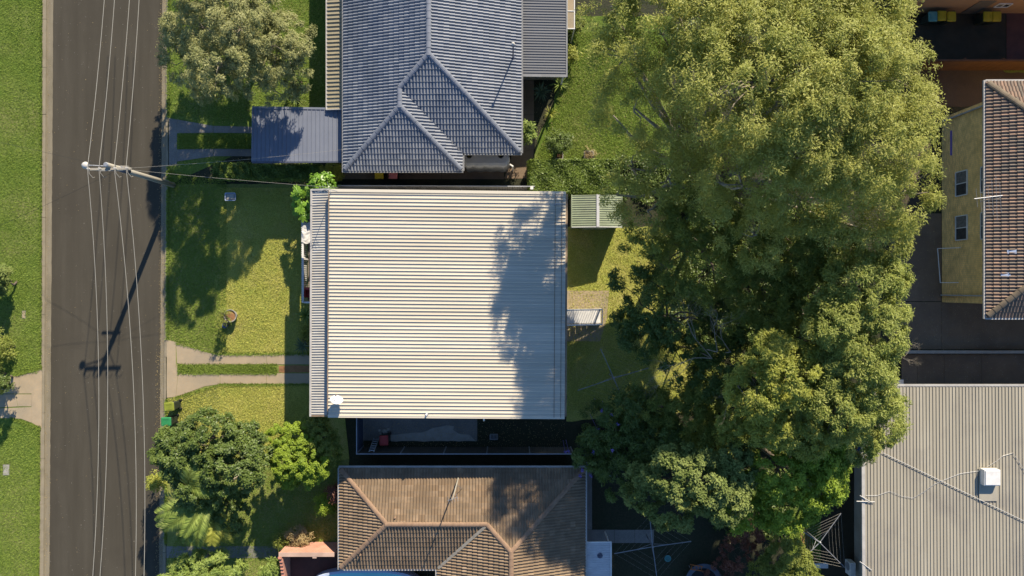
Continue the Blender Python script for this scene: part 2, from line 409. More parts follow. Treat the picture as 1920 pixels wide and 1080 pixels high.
def limbs(mb, base, top, lobes, ccs, r0, rnd, ntwig=40, n=6):
    """trunk from base to top, a limb to each lobe, twigs to some clumps"""
    base = Vector(base); top = Vector(top)
    mid = base.lerp(top, .5) + Vector((rnd.uniform(-.25, .25), rnd.uniform(-.25, .25), 0))
    mb.tube([base, base.lerp(mid, .12), mid, top], [r0 * 1.35, r0, r0 * .82, r0 * .66], n + 2)
    cents = []
    for lb in lobes:
        c = Vector(lb[:3]) - Vector((0, 0, lb[5] * .15))
        m1 = top.lerp(c, .45) + Vector((rnd.uniform(-.4, .4), rnd.uniform(-.4, .4), rnd.uniform(0, .5)))
        a0_ = top - Vector((0, 0, r0 * .5)); jit = lambda s_: Vector((rnd.uniform(-s_, s_), rnd.uniform(-s_, s_), rnd.uniform(-s_, s_) * .6))
        mb.tube([a0_, a0_.lerp(m1, .4) + jit(.3), m1, m1.lerp(c, .35) + jit(.35), m1.lerp(c, .7) + jit(.35), c], [r0 * .5, r0 * .42, r0 * .31, r0 * .24, r0 * .17, r0 * .10], n)
        cents.append(c)
    idx = list(range(len(ccs))); rnd.shuffle(idx)
    for i in idx[:ntwig]:
        t = Vector(ccs[i]); c = min(cents, key=lambda q: (q - t).length)
        m1 = c.lerp(t, .5) + Vector((rnd.uniform(-.3, .3), rnd.uniform(-.3, .3), rnd.uniform(-.1, .3)))
        mb.tube([c, c.lerp(m1, .5) + Vector((rnd.uniform(-.18, .18), rnd.uniform(-.18, .18), .05)), m1, m1.lerp(t, .5) + Vector((rnd.uniform(-.18, .18), rnd.uniform(-.18, .18), .08)), t], [r0 * .13, r0 * .1, r0 * .075, r0 * .05, r0 * .02], 4, cap=False)

def tree(name, label, base_px, lobes_px, ncl, nleaf, cr, leaf, m, seed, r0=.2, bark='bark', cat='tree', group=None, ntwig=40, trunk_top=None, **kw):
    """lobes_px: (px, py, z, rx, ry, rz) seen at that height"""
    b = P(*base_px); root = thing(name, label, cat, b, group)
    lobes = []
    for q in lobes_px:
        x, y, z, rx, ry, rz = q[:6]; p = P(x, y, z); lobes.append((p.x, p.y, p.z, rx, ry, rz) + tuple(q[6:]))
    o, cc = crown('crown', root, lobes, ncl, nleaf, cr, leaf, m, seed, **kw)
    zc = min(l[2] - l[5] * .5 for l in lobes)
    mx = sum(l[0] for l in lobes) / len(lobes); my = sum(l[1] for l in lobes) / len(lobes)
    top = Vector(trunk_top) if trunk_top else Vector((b.x * .65 + mx * .35, b.y * .65 + my * .35, max(.3, zc * .75)))
    mb = MB(); limbs(mb, b - Vector((0, 0, .05)), top, lobes, cc, r0, random.Random(seed), ntwig)
    mb.build('trunk', bark, root, smooth=True)
    return root

def blade_leaf_mesh(name, L, W, droop, m, seg=5, fold=.25):
    """one strappy leaf along +X from the origin, arching down"""
    vs = []; fs = []; tn = []
    for i in range(seg + 1):
        t = i / seg; x = L * (t - .18 * droop * t * t); z = L * (.55 * t - .75 * droop * t * t)
        w = W * (math.sin(math.pi * min(1, .12 + .88 * t) ** .8) * .9 + .1) * (1 - t ** 4)
        for sgn in (-1, 0, 1): vs.append((x, sgn * w / 2, z + (abs(sgn) * w * fold))); tn.append(.2 + .7 * t if sgn else .5)
        if i:
            a = (i - 1) * 3
            fs += [(a, a + 3, a + 4, a + 1), (a + 1, a + 4, a + 5, a + 2)]
    me = bpy.data.meshes.new(name); me.from_pydata(vs, [], fs)
    at = me.attributes.new('tone', 'FLOAT', 'POINT'); at.data.foreach_set('value', np.array(tn, dtype=np.float32)); me.materials.append(M[m])
    return me

def rosette(name, label, px, py, z, n, L, W, m, seed, cat='plant', group=None, droop=.7, stem=.12, leafname='leaf'):
    c = P(px, py, z); base = Vector((c.x, c.y, 0)); root = thing(name, label, cat, base, group); r = random.Random(seed)
    MB().tube([base, base + Vector((0, 0, max(.12, z)))], [stem, stem * .7], 7).build('stem', 'bark', root, smooth=True)
    mesh = blade_leaf_mesh(leafname, L, W, droop, m); mats = []
    for i in range(n):
        a = i * 2.4 + r.uniform(-.2, .2); tilt = r.uniform(-.45, .35); sc = r.uniform(.7, 1.1)
        mats.append(Matrix.Translation((c.x, c.y, max(.1, z))) @ Matrix.Rotation(a, 4, 'Z') @ Matrix.Rotation(tilt, 4, 'Y') @ Matrix.Rotation(r.uniform(-.4, .4), 4, 'X') @ Matrix.Scale(sc, 4))
    copies(leafname, mesh, root, mats)
    return root

def frond_mesh(name, L, m, droop=.8, nl=34, leaflet=.42, seed=3, lw=.035):
    """feather palm frond along +X: rachis with two rows of leaflets"""
    rng = np.random.default_rng(seed); C = []; tip = []; wid = []; tn = []
    def rach(t): return Vector((L * (t - .15 * droop * t * t), 0, L * (.5 * t - .75 * droop * t * t)))
    V = []; F = []; tone = []
    for i in range(nl):
        t = .12 + .88 * i / (nl - 1); p = rach(t); d = (rach(min(1, t + .02)) - rach(t - .02)).normalized()
        ll = leaflet * math.sin(math.pi * (.12 + .80 * t)) ** .6 + .05
        for s in (-1, 1):
            dr = (d * .75 + Vector((0, s, -.25 + .1 * rng.normal()))).normalized(); q = p + dr * ll; mm = p + dr * ll * .45 + Vector((0, 0, .03))
            sd = d * lw * .6
            o = len(V); V += [p - sd * .4, mm + sd, q, mm - sd]; F.append((o, o + 1, o + 2, o + 3)); tv = .3 + .6 * rng.random(); tone += [tv] * 4
    mb = MB(); mb.tube([rach(k / 8) for k in range(9)], [.028 * (1 - k / 10) for k in range(9)], 4)
    o = len(mb.v); mb.v += [tuple(v) for v in V]; mb.f += [[i + o for i in f] for f in F]; mb.tone += tone
    me = bpy.data.meshes.new(name); me.from_pydata(mb.v, [], mb.f)
    at = me.attributes.new('tone', 'FLOAT', 'POINT'); at.data.foreach_set('value', np.array(mb.tone, dtype=np.float32)); me.materials.append(M[m])
    return me

def hedge(name, label, pix, z, nleaf, m, seed, leaf=(.13, .07), cat='hedge'):
    """clipped hedge: a filled block of leaves with a twig core; pix is its top outline"""
    poly = [P(x, y, z) for x, y in pix]; xs = [p.x for p in poly]; ys = [p.y for p in poly]
    x0, x1, y0, y1 = min(xs), max(xs), min(ys), max(ys)
    root = thing(name, label, cat, Vector(((x0 + x1) / 2, (y0 + y1) / 2, 0)))
    rng = np.random.default_rng(seed); n = nleaf
    face = rng.random(n); u = rng.random(n); v = rng.random(n); zt = z + .12 * np.sin(u * 17 + seed) * np.sin(v * 6 + u * 5)
    X = x0 + (x1 - x0) * u; Y = y0 + (y1 - y0) * v; Z = zt - np.abs(rng.normal(size=n)) * .10
    N = np.tile(np.array([0, 0, 1.0]), (n, 1)) + rng.normal(size=(n, 3)) * .55
    s = face > .62; k = rng.integers(0, 4, n); Zs = .1 + (z - .1) * rng.random(n)
    jj = rng.normal(size=n) * .06
    for kk, (ax, val, nx, ny) in enumerate(((0, x0, -1, 0), (0, x1, 1, 0), (1, y0, 0, -1), (1, y1, 0, 1))):
        q = s & (k == kk)
        if ax == 0: X[q] = val + jj[q]
        else: Y[q] = val + jj[q]
        Z[q] = Zs[q]; N[q] = np.array([nx, ny, .4]) + rng.normal(size=(q.sum(), 3)) * .4
    C = np.stack([X, Y, Z], 1); N = unit(N)
    V, F = leaf_arrays(C, N, leaf[0] * (.6 + .8 * rng.random(n)), leaf[1] * (.7 + .6 * rng.random(n)), rng)
    pat = .5 + .5 * np.sin(X * 2.3 + seed) * np.sin(Y * 2.9 + X)
    me = raw_mesh('foliage', V - np.array(root.location), F, np.repeat(np.clip(.7 * rng.random(n) + .3 * pat, 0, 1), 4), m)
    o = bpy.data.objects.new('foliage', me); COL.objects.link(o); o.parent = root
    mb = MB(); r = random.Random(seed)
    for i in range(int(max(6, (x1 - x0) * 3))):
        px_ = r.uniform(x0 + .15, x1 - .15); py_ = r.uniform(y0 + .15, y1 - .15)
        mb.tube([(px_, py_, 0), (px_ + r.uniform(-.1, .1), py_ + r.uniform(-.1, .1), z * .5), (px_ + r.uniform(-.2, .2), py_ + r.uniform(-.2, .2), z * .85)], [.03, .02, .01], 4)
    mb.build('stems', 'bark', root)
    return root

def shrub(name, label, px, py, z, r, nleaf, m, seed, leaf=(.14, .06), cat='shrub', group=None, lob=5, ncl=None, flat=.8, **kw):
    """rounded shrub: z is the height of its middle"""
    rr = random.Random(seed); c = P(px, py, z); base = (c.x, c.y)
    lobes = [(px, py, z, r * .75, r * .75, z * .7)]
    for i in range(lob):
        a = i * 2 * math.pi / lob + rr.uniform(-.4, .4); q = r * S * H / (H - z)
        lobes.append((px + math.cos(a) * q * .5, py + math.sin(a) * q * .5, z * rr.uniform(.8, 1.1), r * .5, r * .5, z * .5))
    f = (H - z) / H
    return tree(name, label, (960 + (px - 960) * f, 540 + (py - 540) * f), lobes, ncl or int(30 + 30 * r * r), nleaf, .28 + .1 * r, leaf, m, seed, r0=.05 + .03 * r, cat=cat, group=group, ntwig=14, **kw)

# ------------------------------------------------------------------ roofs, windows, bins, clotheslines
def tile_plane(parent, O, U, V, polys, m, seed, name='roof_tiles', ru=.18, cv=.33, hgt=.06, lip=.042, per=2):
    """courses of rolled tiles over convex polygons given in (u, v) on the slope; clipped to the outline"""
    O = Vector(O); U = Vector(U).normalized(); V = Vector(V).normalized(); N = U.cross(V).normalized()
    if N.z < 0: N = -N
    rng = np.random.default_rng(seed); off = wloc(parent); big = bmesh.new(); big.verts.layers.float.new('tone')
    prof = [(0, 0), (.30, 0.02), (.42, .55), (.60, 1.0), (.80, .80), (.94, .2)]
    for poly in polys:
        area = sum(poly[i][0] * poly[(i + 1) % len(poly)][1] - poly[(i + 1) % len(poly)][0] * poly[i][1] for i in range(len(poly)))
        if area < 0: poly = poly[::-1]
        us = [p[0] for p in poly]; vs_ = [p[1] for p in poly]
        i0 = math.floor(min(us) / ru); i1 = math.ceil(max(us) / ru); j0 = math.floor(min(vs_) / cv + 1e-6); j1 = math.ceil(max(vs_) / cv - 1e-6)
        uu = []; hh = []; tid = []
        for i in range(i0, i1):
            for t, h in prof: uu.append((i + t) * ru); hh.append(h * hgt); tid.append(i // per)
        uu.append(i1 * ru); hh.append(0); tid.append(i1 // per - 1); uu = np.array(uu); hh = np.array(hh); tid = np.array(tid); nU = len(uu)
        VV = []; FF = []; TT = []; tmin = tid.min(); rt = rng.random((j1 - j0, tid.max() - tmin + 1))
        for j in range(j0, j1):
            jit = rng.normal(size=tid.max() - tmin + 1)[tid - tmin] * .004
            tn = rt[j - j0][tid - tmin]; o = len(VV)
            for (v, add) in (((j) * cv, -.004), (j * cv, lip), ((j + 1) * cv, 0.0)):
                pts = np.array(O - off)[None] + uu[:, None] * np.array(U) + (v + jit * (add > 0))[:, None] * np.array(V) + (hh + add)[:, None] * np.array(N)
                VV += pts.tolist(); TT += tn.tolist()
            for a in (0, nU):
                FF += [(o + a + k, o + a + k + 1, o + a + nU + k + 1, o + a + nU + k) for k in range(nU - 1)]
        me = bpy.data.meshes.new('t'); me.from_pydata(VV, [], FF)
        at = me.attributes.new('tone', 'FLOAT', 'POINT'); at.data.foreach_set('value', np.array(TT, dtype=np.float32))
        b = bmesh.new(); b.from_mesh(me)
        for i in range(len(poly)):
            p = poly[i]; q = poly[(i + 1) % len(poly)]; du = q[0] - p[0]; dv = q[1] - p[1]
            no = (U * dv - V * du).normalized(); co = O - off + U * p[0] + V * p[1] + no * .004
            bmesh.ops.bisect_plane(b, geom=b.verts[:] + b.edges[:] + b.faces[:], plane_co=co, plane_no=no, clear_outer=True)
        b.to_mesh(me); b.free(); big.from_mesh(me); bpy.data.meshes.remove(me)
    me = bpy.data.meshes.new(name); big.to_mesh(me); big.free(); me.materials.append(M[m])
    o = bpy.data.objects.new(name, me); COL.objects.link(o); o.parent = parent; tag(o, kind='stuff')
    return o

_RC = {}
def ridge_caps(parent, A, B, m, seed=0, r=.145, L=.40, name='ridge_tile', drop=.55):
    """half-round cap tiles laid one by one from A to B"""
    A = Vector(A); B = Vector(B); key = (m, r, L)
    if key not in _RC:
        vs = []; fs = []; n = 6
        for (x, k) in ((0, 1.06), (.045, 1.06), (.045, 1.0), (L + .03, .93)):
            for i in range(n + 1):
                a = math.pi * i / n; vs.append((x, r * k * math.cos(a), r * k * math.sin(a) * drop))
        for j in range(3):
            for i in range(n): a = j * (n + 1) + i; fs.append((a, a + 1, a + n + 2, a + n + 1))
        fs.append(tuple(range(n, -1, -1)))
        me = bpy.data.meshes.new(name); me.from_pydata(vs, [], fs); me.materials.append(M[m]); _RC[key] = me
    d = (B - A).normalized(); n = max(1, round((B - A).length / L)); st = (B - A) / n
    y = Vector((0, 0, 1)).cross(d).normalized(); z = d.cross(y); rr = random.Random(seed)
    mats = []
    for i in range(n):
        mx = Matrix((d, y, z)).transposed().to_4x4()
        mats.append(Matrix.Translation(A + st * i + z * (.025 + rr.uniform(0, .008))) @ mx @ Matrix.Rotation(rr.uniform(-.02, .02), 4, 'Z') @ Matrix.Diagonal((st.length / L, 1, 1, 1)))
    copies(name, _RC[key], parent, mats)

def gutter(parent, pts, m, w=.11, name='gutter', h=.1):
    for a, b in zip(pts[:-1], pts[1:]):
        MB().bar(a, b, w, h).build(name, m, parent)

def window(parent, c, right, up, w, h, name='window', frame='timber_white', depth=.07):
    c = Vector(c); r = Vector(right).normalized(); u = Vector(up).normalized(); n = r.cross(u)
    fr = MB()
    for s in (-1, 1):
        fr.bar(c + r * s * w / 2 - u * h / 2, c + r * s * w / 2 + u * h / 2, .06, depth, n)
        fr.bar(c + u * s * h / 2 - r * (w / 2 - .031), c + u * s * h / 2 + r * (w / 2 - .031), .06, depth, n)
    fr.bar(c - u * (h / 2 - .031), c + u * (h / 2 - .031), .05, depth * .8, n)
    fo = fr.build(name, frame, parent)
    for s, m in ((1, 'glass'), (-1, 'curtain')):
        cc = c + r * s * w / 4 - n * .01
        MB().bar(cc - u * (h / 2 - .032), cc + u * (h / 2 - .032), w / 2 - .055, .012, n).build('pane', m, fo)
    return fo

def rounded(cx, cy, w, d, r, n=3):
    out = []
    for (sx, sy, a0) in ((1, 1, 0), (-1, 1, 90), (-1, -1, 180), (1, -1, 270)):
        for k in range(n + 1):
            a = math.radians(a0 + 90 * k / n); out.append((cx + sx * (w / 2 - r) + r * math.cos(a), cy + sy * (d / 2 - r) + r * math.sin(a)))
    return out

def wheelie_bin(label, px, py, lid, body='plastic_dark', rz=0.0, group='wheelie bins', z=1.05):
    p = P(px, py, z); root = thing('wheelie_bin', label, 'bin', (p.x, p.y, 0), group); root.rotation_euler = (0, 0, rz)
    b = MB(); rings = []
    for (w, d, zz, oy) in ((.40, .42, .05, .03), (.42, .45, .3, .02), (.48, .54, .92, 0), (.51, .57, .93, 0), (.51, .57, .97, 0)):
        rings.append([(x, y + oy, zz) for x, y in rounded(0, 0, w, d, .05)])
    b.loft(rings); b.build('body', body, root, local=True)
    l = MB(); rings = [[(x, y - .01, zz) for x, y in rounded(0, 0, w, d, .06)] for (w, d, zz) in ((.53, .61, .972), (.54, .62, 1.0), (.50, .57, 1.04), (.40, .44, 1.055), (.38, .42, 1.045))]
    l.loft(rings); lo = l.build('lid', lid, root, local=True)
    for s in (-1, 1): MB().box((s * .15 - .02, -.16, 1.048), (s * .15 + .02, .16, 1.06)).build('lid_rib', lid, lo, local=True)
    MB().tube([(-.22, .33, 1.0), (.22, .33, 1.0)], .018, 6).build('handle', body, root, local=True)
    MB().bar((-.2, .28, .99), (-.2, .33, .99), .03).bar((.2, .28, .99), (.2, .33, .99), .03).build('handle_bracket', body, root, local=True)
    for s in (-1, 1):
        MB().tube([(s * .235, .25, .1), (s * .285, .25, .1)], .1, 14).build('wheel', 'rubber', root, local=True)
    return root

def clothesline(label, cpx, ends_px, z=1.95, rings=4, lr=.003):
    c = P(*cpx, z); root = thing('rotary_clothesline', label, 'clothesline', (c.x, c.y, 0), 'rotary clotheslines')
    MB().tube([(c.x, c.y, 0), (c.x, c.y, z + .12)], [.035, .03], 8).build('post', 'galv', root, smooth=True)
    MB().lathe((c.x, c.y, z - .08), [(.03, 0), (.07, .02), (.07, .14), (.03, .18)], 10).build('hub', 'galv', root)
    E = [P(x, y, z + .12) for x, y in ends_px]
    for e in E:
        a = MB(); a.bar(Vector((c.x, c.y, z)), e, .035, .04); ao = a.build('arm', 'galv', root)
        q = Vector((c.x, c.y, z)).lerp(e, .42)
        MB().tube([(c.x, c.y, z - .45), q], .012, 5).build('brace', 'galv', ao)
    for i in range(rings):
        t = .42 + .58 * i / (rings - 1); mb = MB()
        for k in range(len(E)):
            a = Vector((c.x, c.y, z)).lerp(E[k], t); b = Vector((c.x, c.y, z)).lerp(E[(k + 1) % len(E)], t); m_ = a.lerp(b, .5) - Vector((0, 0, .04))
            mb.tube([a, m_, b], lr, 4, cap=False)
        mb.build('line', 'wire_pale', root)
    return root

def ribbed_fence(name, label, A, B, h, m, capm, pitch=.16, cat='fence'):
    """metal fence of ribbed infill sheets between posts with a top rail"""
    A = Vector(A); B = Vector(B); L = (B - A).length; d = (B - A).normalized(); n = max(1, round(L / 2.37))
    root = thing(name, label, cat, A.lerp(B, .5))
    for i in range(n):
        p = A.lerp(B, i / n) + d * .035; q = A.lerp(B, (i + 1) / n) - d * .035
        mb = MB(); mb.corr(p + Vector((0, 0, .05)), p + Vector((0, 0, h - .03)), q + Vector((0, 0, h - .03)), q + Vector((0, 0, .05)), pitch, .035, 'trap')
        mb.build('fence_panel', m, root)
        MB().bar(p + Vector((0, 0, h)), q + Vector((0, 0, h)), .05, .05).build('top_rail', capm, root)
    for i in range(n + 1):
        p = A.lerp(B, i / n); MB().box((p.x - .03, p.y - .03, 0), (p.x + .03, p.y + .03, h + .04)).build('post', capm, root)
    return root

def polypx(mb, pix, z0, z1): return mb.prism([tuple(P(x, y, z1)[:2]) for x, y in pix], z0, z1)
# ------------------------------------------------------------------ the setting: ground, road, kerbs, lawns, paving
def strip(name, xa, xb, z0, z1, m, y0=-1500, y1=2600, nseg=1, amp=0, seed=0):
    """long strip along the road; xa, xb = (x at photo row 0, x at row 1080)"""
    r = random.Random(seed); L = []; Rr = []
    n = 500 if amp else 1
    for i in range(n + 1):
        y = y0 + (y1 - y0) * i / n
        L.append(tuple(P(xa[0] + (xa[1] - xa[0]) * y / 1080 + r.uniform(-amp, amp), y)[:2]))
        Rr.append(tuple(P(xb[0] + (xb[1] - xb[0]) * y / 1080 + r.uniform(-amp, amp), y)[:2]))
    o = MB().prism(L + Rr[::-1], z0, z1).build(name, m); tag(o, kind='structure'); return o

g = MB().box((-400, -400, -.6), (400, 400, -.30)).build('ground', 'grass_lush'); tag(g, kind='structure')
strip('road', (90, 84), (306, 299), -.25, -.13, 'asphalt')
strip('gutter_channel', (85, 80), (97.5, 90), -.25, -.118, 'gutter', amp=.45, seed=1)
def kerb_line(xa, xb, seed):
    root = bpy.data.objects.new('kerb', None); COL.objects.link(root); root.location = tuple(P(xa[0], 540)[:2]) + (0,); tag(root, kind='structure')
    r = random.Random(seed); y = -700
    while y < 1800:
        y2 = y + r.uniform(82, 100); q = []
        for yy, xs in ((y, (xa, xb)), (y2 - .55, (xb, xa))):
            for x in xs: q.append(tuple(P(x[0] + (x[1] - x[0]) * yy / 1080 + r.uniform(-.15, .15), yy)[:2]))
        MB().prism(q, -.28, .004 + r.uniform(-.006, .006)).build('kerb_stone', 'kerb', root, bevel=.012)
        y = y2
kerb_line((77, 71), (86, 81), 2)
strip('gutter_channel', (302.5, 296.5), (313, 306), -.25, -.118, 'gutter', amp=.45, seed=3)
kerb_line((312, 305), (317.5, 310.5), 4)
def slab(name, xa, xb, z0, z1, m, seed):
    r = random.Random(seed); L = []; Rr = []
    for i in range(161):
        y = -1500 + 4100 * i / 160
        L.append(tuple(P(xa(y), y)[:2])); Rr.append(tuple(P(xb(y), y)[:2]))
    o = MB().prism(L + Rr[::-1], z0, z1).build(name, m); tag(o, kind='structure'); return o
rv = random.Random(5)
slab('lawn', lambda y: -1400, lambda y: 77.5 - 6 * y / 1080 + rv.uniform(-.9, 1.3), -.3, .012, 'grass_lush', 1)
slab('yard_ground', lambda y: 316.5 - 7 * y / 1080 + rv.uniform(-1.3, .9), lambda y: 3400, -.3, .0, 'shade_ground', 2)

sheet('lawn', [(317, -260), (625, -260), (625, 210), (317, 345)], .006, 'grass_lush')
sheet('lawn', [(316, 345), (640, 345), (640, 480), (560, 860), (313, 860)], .006, 'grass_verge', amp=.03)
sheet('lawn', [(408, 352), (600, 352), (600, 664), (408, 664)], .010, 'grass_dry', amp=.3, seed=4, step=.25, keep=(0, 1, 2))
sheet('lawn', [(408, 721), (640, 721), (655, 860), (408, 858)], .010, 'grass_dry', amp=.25, seed=5, step=.25, keep=(0, 1))
sheet('lawn', [(313, 858), (655, 858), (640, 1300), (310, 1300)], .008, 'grass_verge', amp=.03, seed=6)
sheet('lawn', [(1066, 30), (1260, 30), (1260, 300), (1000, 300), (1008, 262), (1030, 215), (1066, 100)], .006, 'grass_lush', amp=.05, seed=7)
sheet('lawn', [(1062, 425), (1300, 425), (1330, 770), (1062, 790), (1030, 860), (900, 858), (900, 790), (1062, 790)][:4] + [(1062, 785)], .006, 'grass_dry', amp=.05, seed=8)
sheet('lawn', [(1105, 890), (1480, 890), (1480, 1300), (1105, 1300)], .006, 'shade_ground', amp=.05, seed=9)  # darker ground colour paints in the deep tree shade, besides dark grass
sheet('lawn', [(1480, 890), (1540, 890), (1540, 1300), (1480, 1300)], .006, 'grass_lush', amp=.05, seed=19)
sheet('lawn', [(1540, 890), (1620, 890), (1610, 1300), (1540, 1300)], .006, 'yard_dark', amp=.03, seed=20)
sheet('dirt_patch', [(1499, 978), (1513, 985), (1532, 1060), (1530, 1090), (1512, 1080), (1508, 1035)], .014, 'clay_soil', amp=.08, seed=10)

# driveways and paths, each slab a piece of its own
def slabs(name, label_m, quads, z, m, seed=0, gap=.6, thick=.07):
    root = bpy.data.objects.new(name, None); COL.objects.link(root); tag(root, kind='structure')
    c = P(*quads[0][0]); root.location = (c.x, c.y, 0)
    for i, q in enumerate(quads):
        cx = sum(p[0] for p in q) / len(q); cy = sum(p[1] for p in q) / len(q)
        pts = []
        for x, y in q:
            dx, dy = x - cx, y - cy; d = math.hypot(dx, dy) or 1; pts.append((x - dx / d * gap, y - dy / d * gap))
        MB().prism([tuple(P(x, y)[:2]) for x, y in pts], z - thick, z + .002 * (i % 3)).build('slab', m, root)
    return root
slabs('driveway', '', [[(313, 637), (330, 641), (330, 744), (313, 746)], [(330, 641), (390, 661), (413, 665), (413, 684), (352, 684), (332, 681)],
      [(332, 681), (334, 698), (330, 744), (330, 690)], [(334, 700), (413, 700), (413, 720), (385, 724), (330, 744)],
      [(413, 665), (500, 664.5), (500, 683), (413, 684)], [(500, 664.5), (640, 664), (640, 683), (500, 683)],
      [(413, 700), (500, 700), (500, 720), (413, 720)], [(500, 700), (640, 700), (640, 720.5), (500, 720)]], .02, 'concrete_tan', gap=.35)
sheet('dirt_patch', [(523, 686), (585, 685), (585, 699), (523, 698)], .016, 'clay_soil', amp=.05, seed=12)
slabs('driveway', '', [[(317, 221), (332, 224), (332, 308), (317, 310)], [(332, 224), (400, 236), (400, 249), (332, 250)], [(400, 236), (480, 238), (480, 250), (400, 249)],
      [(332, 280), (400, 279), (400, 293), (332, 303)], [(400, 279), (480, 280), (480, 293), (400, 293)], [(480, 220), (560, 220), (560, 300), (480, 300)], [(560, 220), (650, 220), (650, 300), (560, 300)]], .02, 'concrete_grey', gap=.35)
slabs('driveway', '', [[(79, 689), (60, 698), (59, 792), (78, 803)], [(60, 698), (36, 704), (37, 738), (60, 738)], [(36, 704), (10, 709), (-40, 712), (-40, 738), (37, 738)],
      [(60, 739), (60, 762), (34, 762), (30, 739)], [(30, 739), (34, 762), (-40, 766), (-40, 739)], [(60, 763), (59, 792), (40, 785), (-40, 782), (-40, 767)]], .022, 'concrete_tan', gap=.3)
slabs('footpath', '', [[(312, 1024), (370, 1024), (370, 1046), (312, 1046)], [(370, 1024), (430, 1024), (430, 1046), (370, 1046)], [(430, 1024), (484, 1024), (484, 1046), (430, 1046)], [(484, 1024), (530, 1024), (530, 1046), (484, 1046)]], .02, 'concrete_grey', gap=.3)
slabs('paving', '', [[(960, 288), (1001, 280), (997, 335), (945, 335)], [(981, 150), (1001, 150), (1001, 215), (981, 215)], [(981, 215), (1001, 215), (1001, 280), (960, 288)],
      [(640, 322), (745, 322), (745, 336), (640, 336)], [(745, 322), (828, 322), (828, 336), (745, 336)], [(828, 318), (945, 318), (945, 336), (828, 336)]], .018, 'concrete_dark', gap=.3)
slabs('paving', '', [[(1055, 545), (1142, 545), (1138, 590), (1055, 590)], [(1055, 590), (1140, 590), (1125, 640), (1055, 640)]], .02, 'concrete_tan', gap=.2)
slabs('paving', '', [[(676, 770), (735, 770), (735, 826), (676, 826)], [(735, 770), (895, 770), (895, 827), (735, 827)]], .02, 'concrete_grey', gap=.25)
sheet('concrete_topping', [(733, 815), (790, 811), (812, 802), (838, 797), (851, 799), (850, 806), (860, 813), (880, 815), (892, 827), (733, 827)], .034, 'stone_pale', amp=.04, seed=13)
slabs('footpath', '', [[(1100, 993), (1152, 993), (1152, 1018), (1100, 1018)], [(1152, 993), (1190, 993), (1190, 1018), (1152, 1018)], [(1190, 993), (1226, 993), (1226, 1018), (1190, 1018)], [(1098, 885), (1110, 885), (1110, 993), (1098, 993)]], .018, 'concrete_grey', gap=.3)
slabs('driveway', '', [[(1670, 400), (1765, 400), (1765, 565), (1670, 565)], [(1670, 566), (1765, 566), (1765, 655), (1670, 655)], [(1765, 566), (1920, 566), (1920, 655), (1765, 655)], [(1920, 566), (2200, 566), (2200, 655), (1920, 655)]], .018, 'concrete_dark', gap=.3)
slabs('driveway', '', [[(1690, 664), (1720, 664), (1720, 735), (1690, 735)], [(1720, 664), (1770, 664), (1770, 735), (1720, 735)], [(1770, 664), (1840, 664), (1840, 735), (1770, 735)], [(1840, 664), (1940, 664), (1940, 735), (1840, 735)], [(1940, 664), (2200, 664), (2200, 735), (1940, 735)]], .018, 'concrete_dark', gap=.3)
sheet('dirt_patch', [(1720, 130), (1960, 128), (1960, 200), (1760, 200), (1740, 400), (1690, 400)], .012, 'yard_brown', amp=.03, seed=14)
sheet('lawn', [(1875, 128), (2010, 118), (2010, 136), (1885, 136)], .02, 'grass_lush', amp=.03, seed=15)

# short grass blades over the open lawns
def grass(pix, n, m, seed, h=.05):
    poly = np.array([tuple(P(x, y)[:2]) for x, y in pix]); rng = np.random.default_rng(seed)
    lo = poly.min(0); hi = poly.max(0); pts = lo + (hi - lo) * rng.random((n * 2, 2))
    ins = np.zeros(len(pts), bool); j = len(poly) - 1
    for i in range(len(poly)):
        xi, yi = poly[i]; xj, yj = poly[j]
        c = ((yi > pts[:, 1]) != (yj > pts[:, 1])) & (pts[:, 0] < (xj - xi) * (pts[:, 1] - yi) / (yj - yi + 1e-12) + xi); ins ^= c; j = i
    pts = pts[ins][:n]; n = len(pts)
    a = rng.random(n) * 2 * math.pi; w = .010 + .014 * rng.random(n); l = h * (.5 + 1.1 * rng.random(n)); lean = .4 + 1.2 * rng.random(n)
    d = np.stack([np.cos(a), np.sin(a)], 1); b = np.concatenate([pts, np.full((n, 1), .01)], 1)
    s = np.stack([-d[:, 1], d[:, 0], np.zeros(n)], 1) * w[:, None]
    tip = b + np.concatenate([d * (l * lean)[:, None], l[:, None]], 1)
    V = np.stack([b - s, b + s, tip], 1).reshape(-1, 3); F = np.arange(3 * n).reshape(n, 3)
    pat = .5 + .5 * np.sin(pts[:, 0] * .9 + 2 * np.sin(pts[:, 1] * .6)) * np.sin(pts[:, 1] * 1.1 + pts[:, 0] * .3)
    tone = np.clip(.65 * rng.random(n) + .35 * pat, 0, 1)
    me = raw_mesh('grass', V, F, np.repeat(tone, 3), m); o = bpy.data.objects.new('grass', me); COL.objects.link(o); tag(o, kind='stuff')
    return o
grass([(-230, -160), (77, -160), (73, 700), (-230, 700)], 150000, 'blade_lush', 1)
grass([(-230, 795), (71, 800), (70, 1250), (-230, 1250)], 80000, 'blade_lush', 2)
grass([(317, 318), (425, 342), (425, 662), (330, 640), (315, 634)], 34000, 'blade_lush', 3)
grass([(413, 352), (585, 352), (585, 663), (413, 663)], 42000, 'blade_dry', 4)
grass([(313, 748), (413, 722), (600, 722), (640, 858), (313, 858)], 36000, 'blade_dry', 5)
grass([(1066, 60), (1240, 60), (1240, 298), (1004, 298), (1040, 215)], 36000, 'blade_lush', 6)
grass([(317, -60), (612, -60), (612, 198), (475, 198), (475, 230), (317, 216)], 30000, 'blade_lush', 7)
grass([(400, 860), (640, 860), (640, 1120), (313, 1120), (313, 1050)], 40000, 'blade_lush', 8)
grass([(1066, 430), (1300, 430), (1300, 770), (1066, 770)], 36000, 'blade_dry', 9)
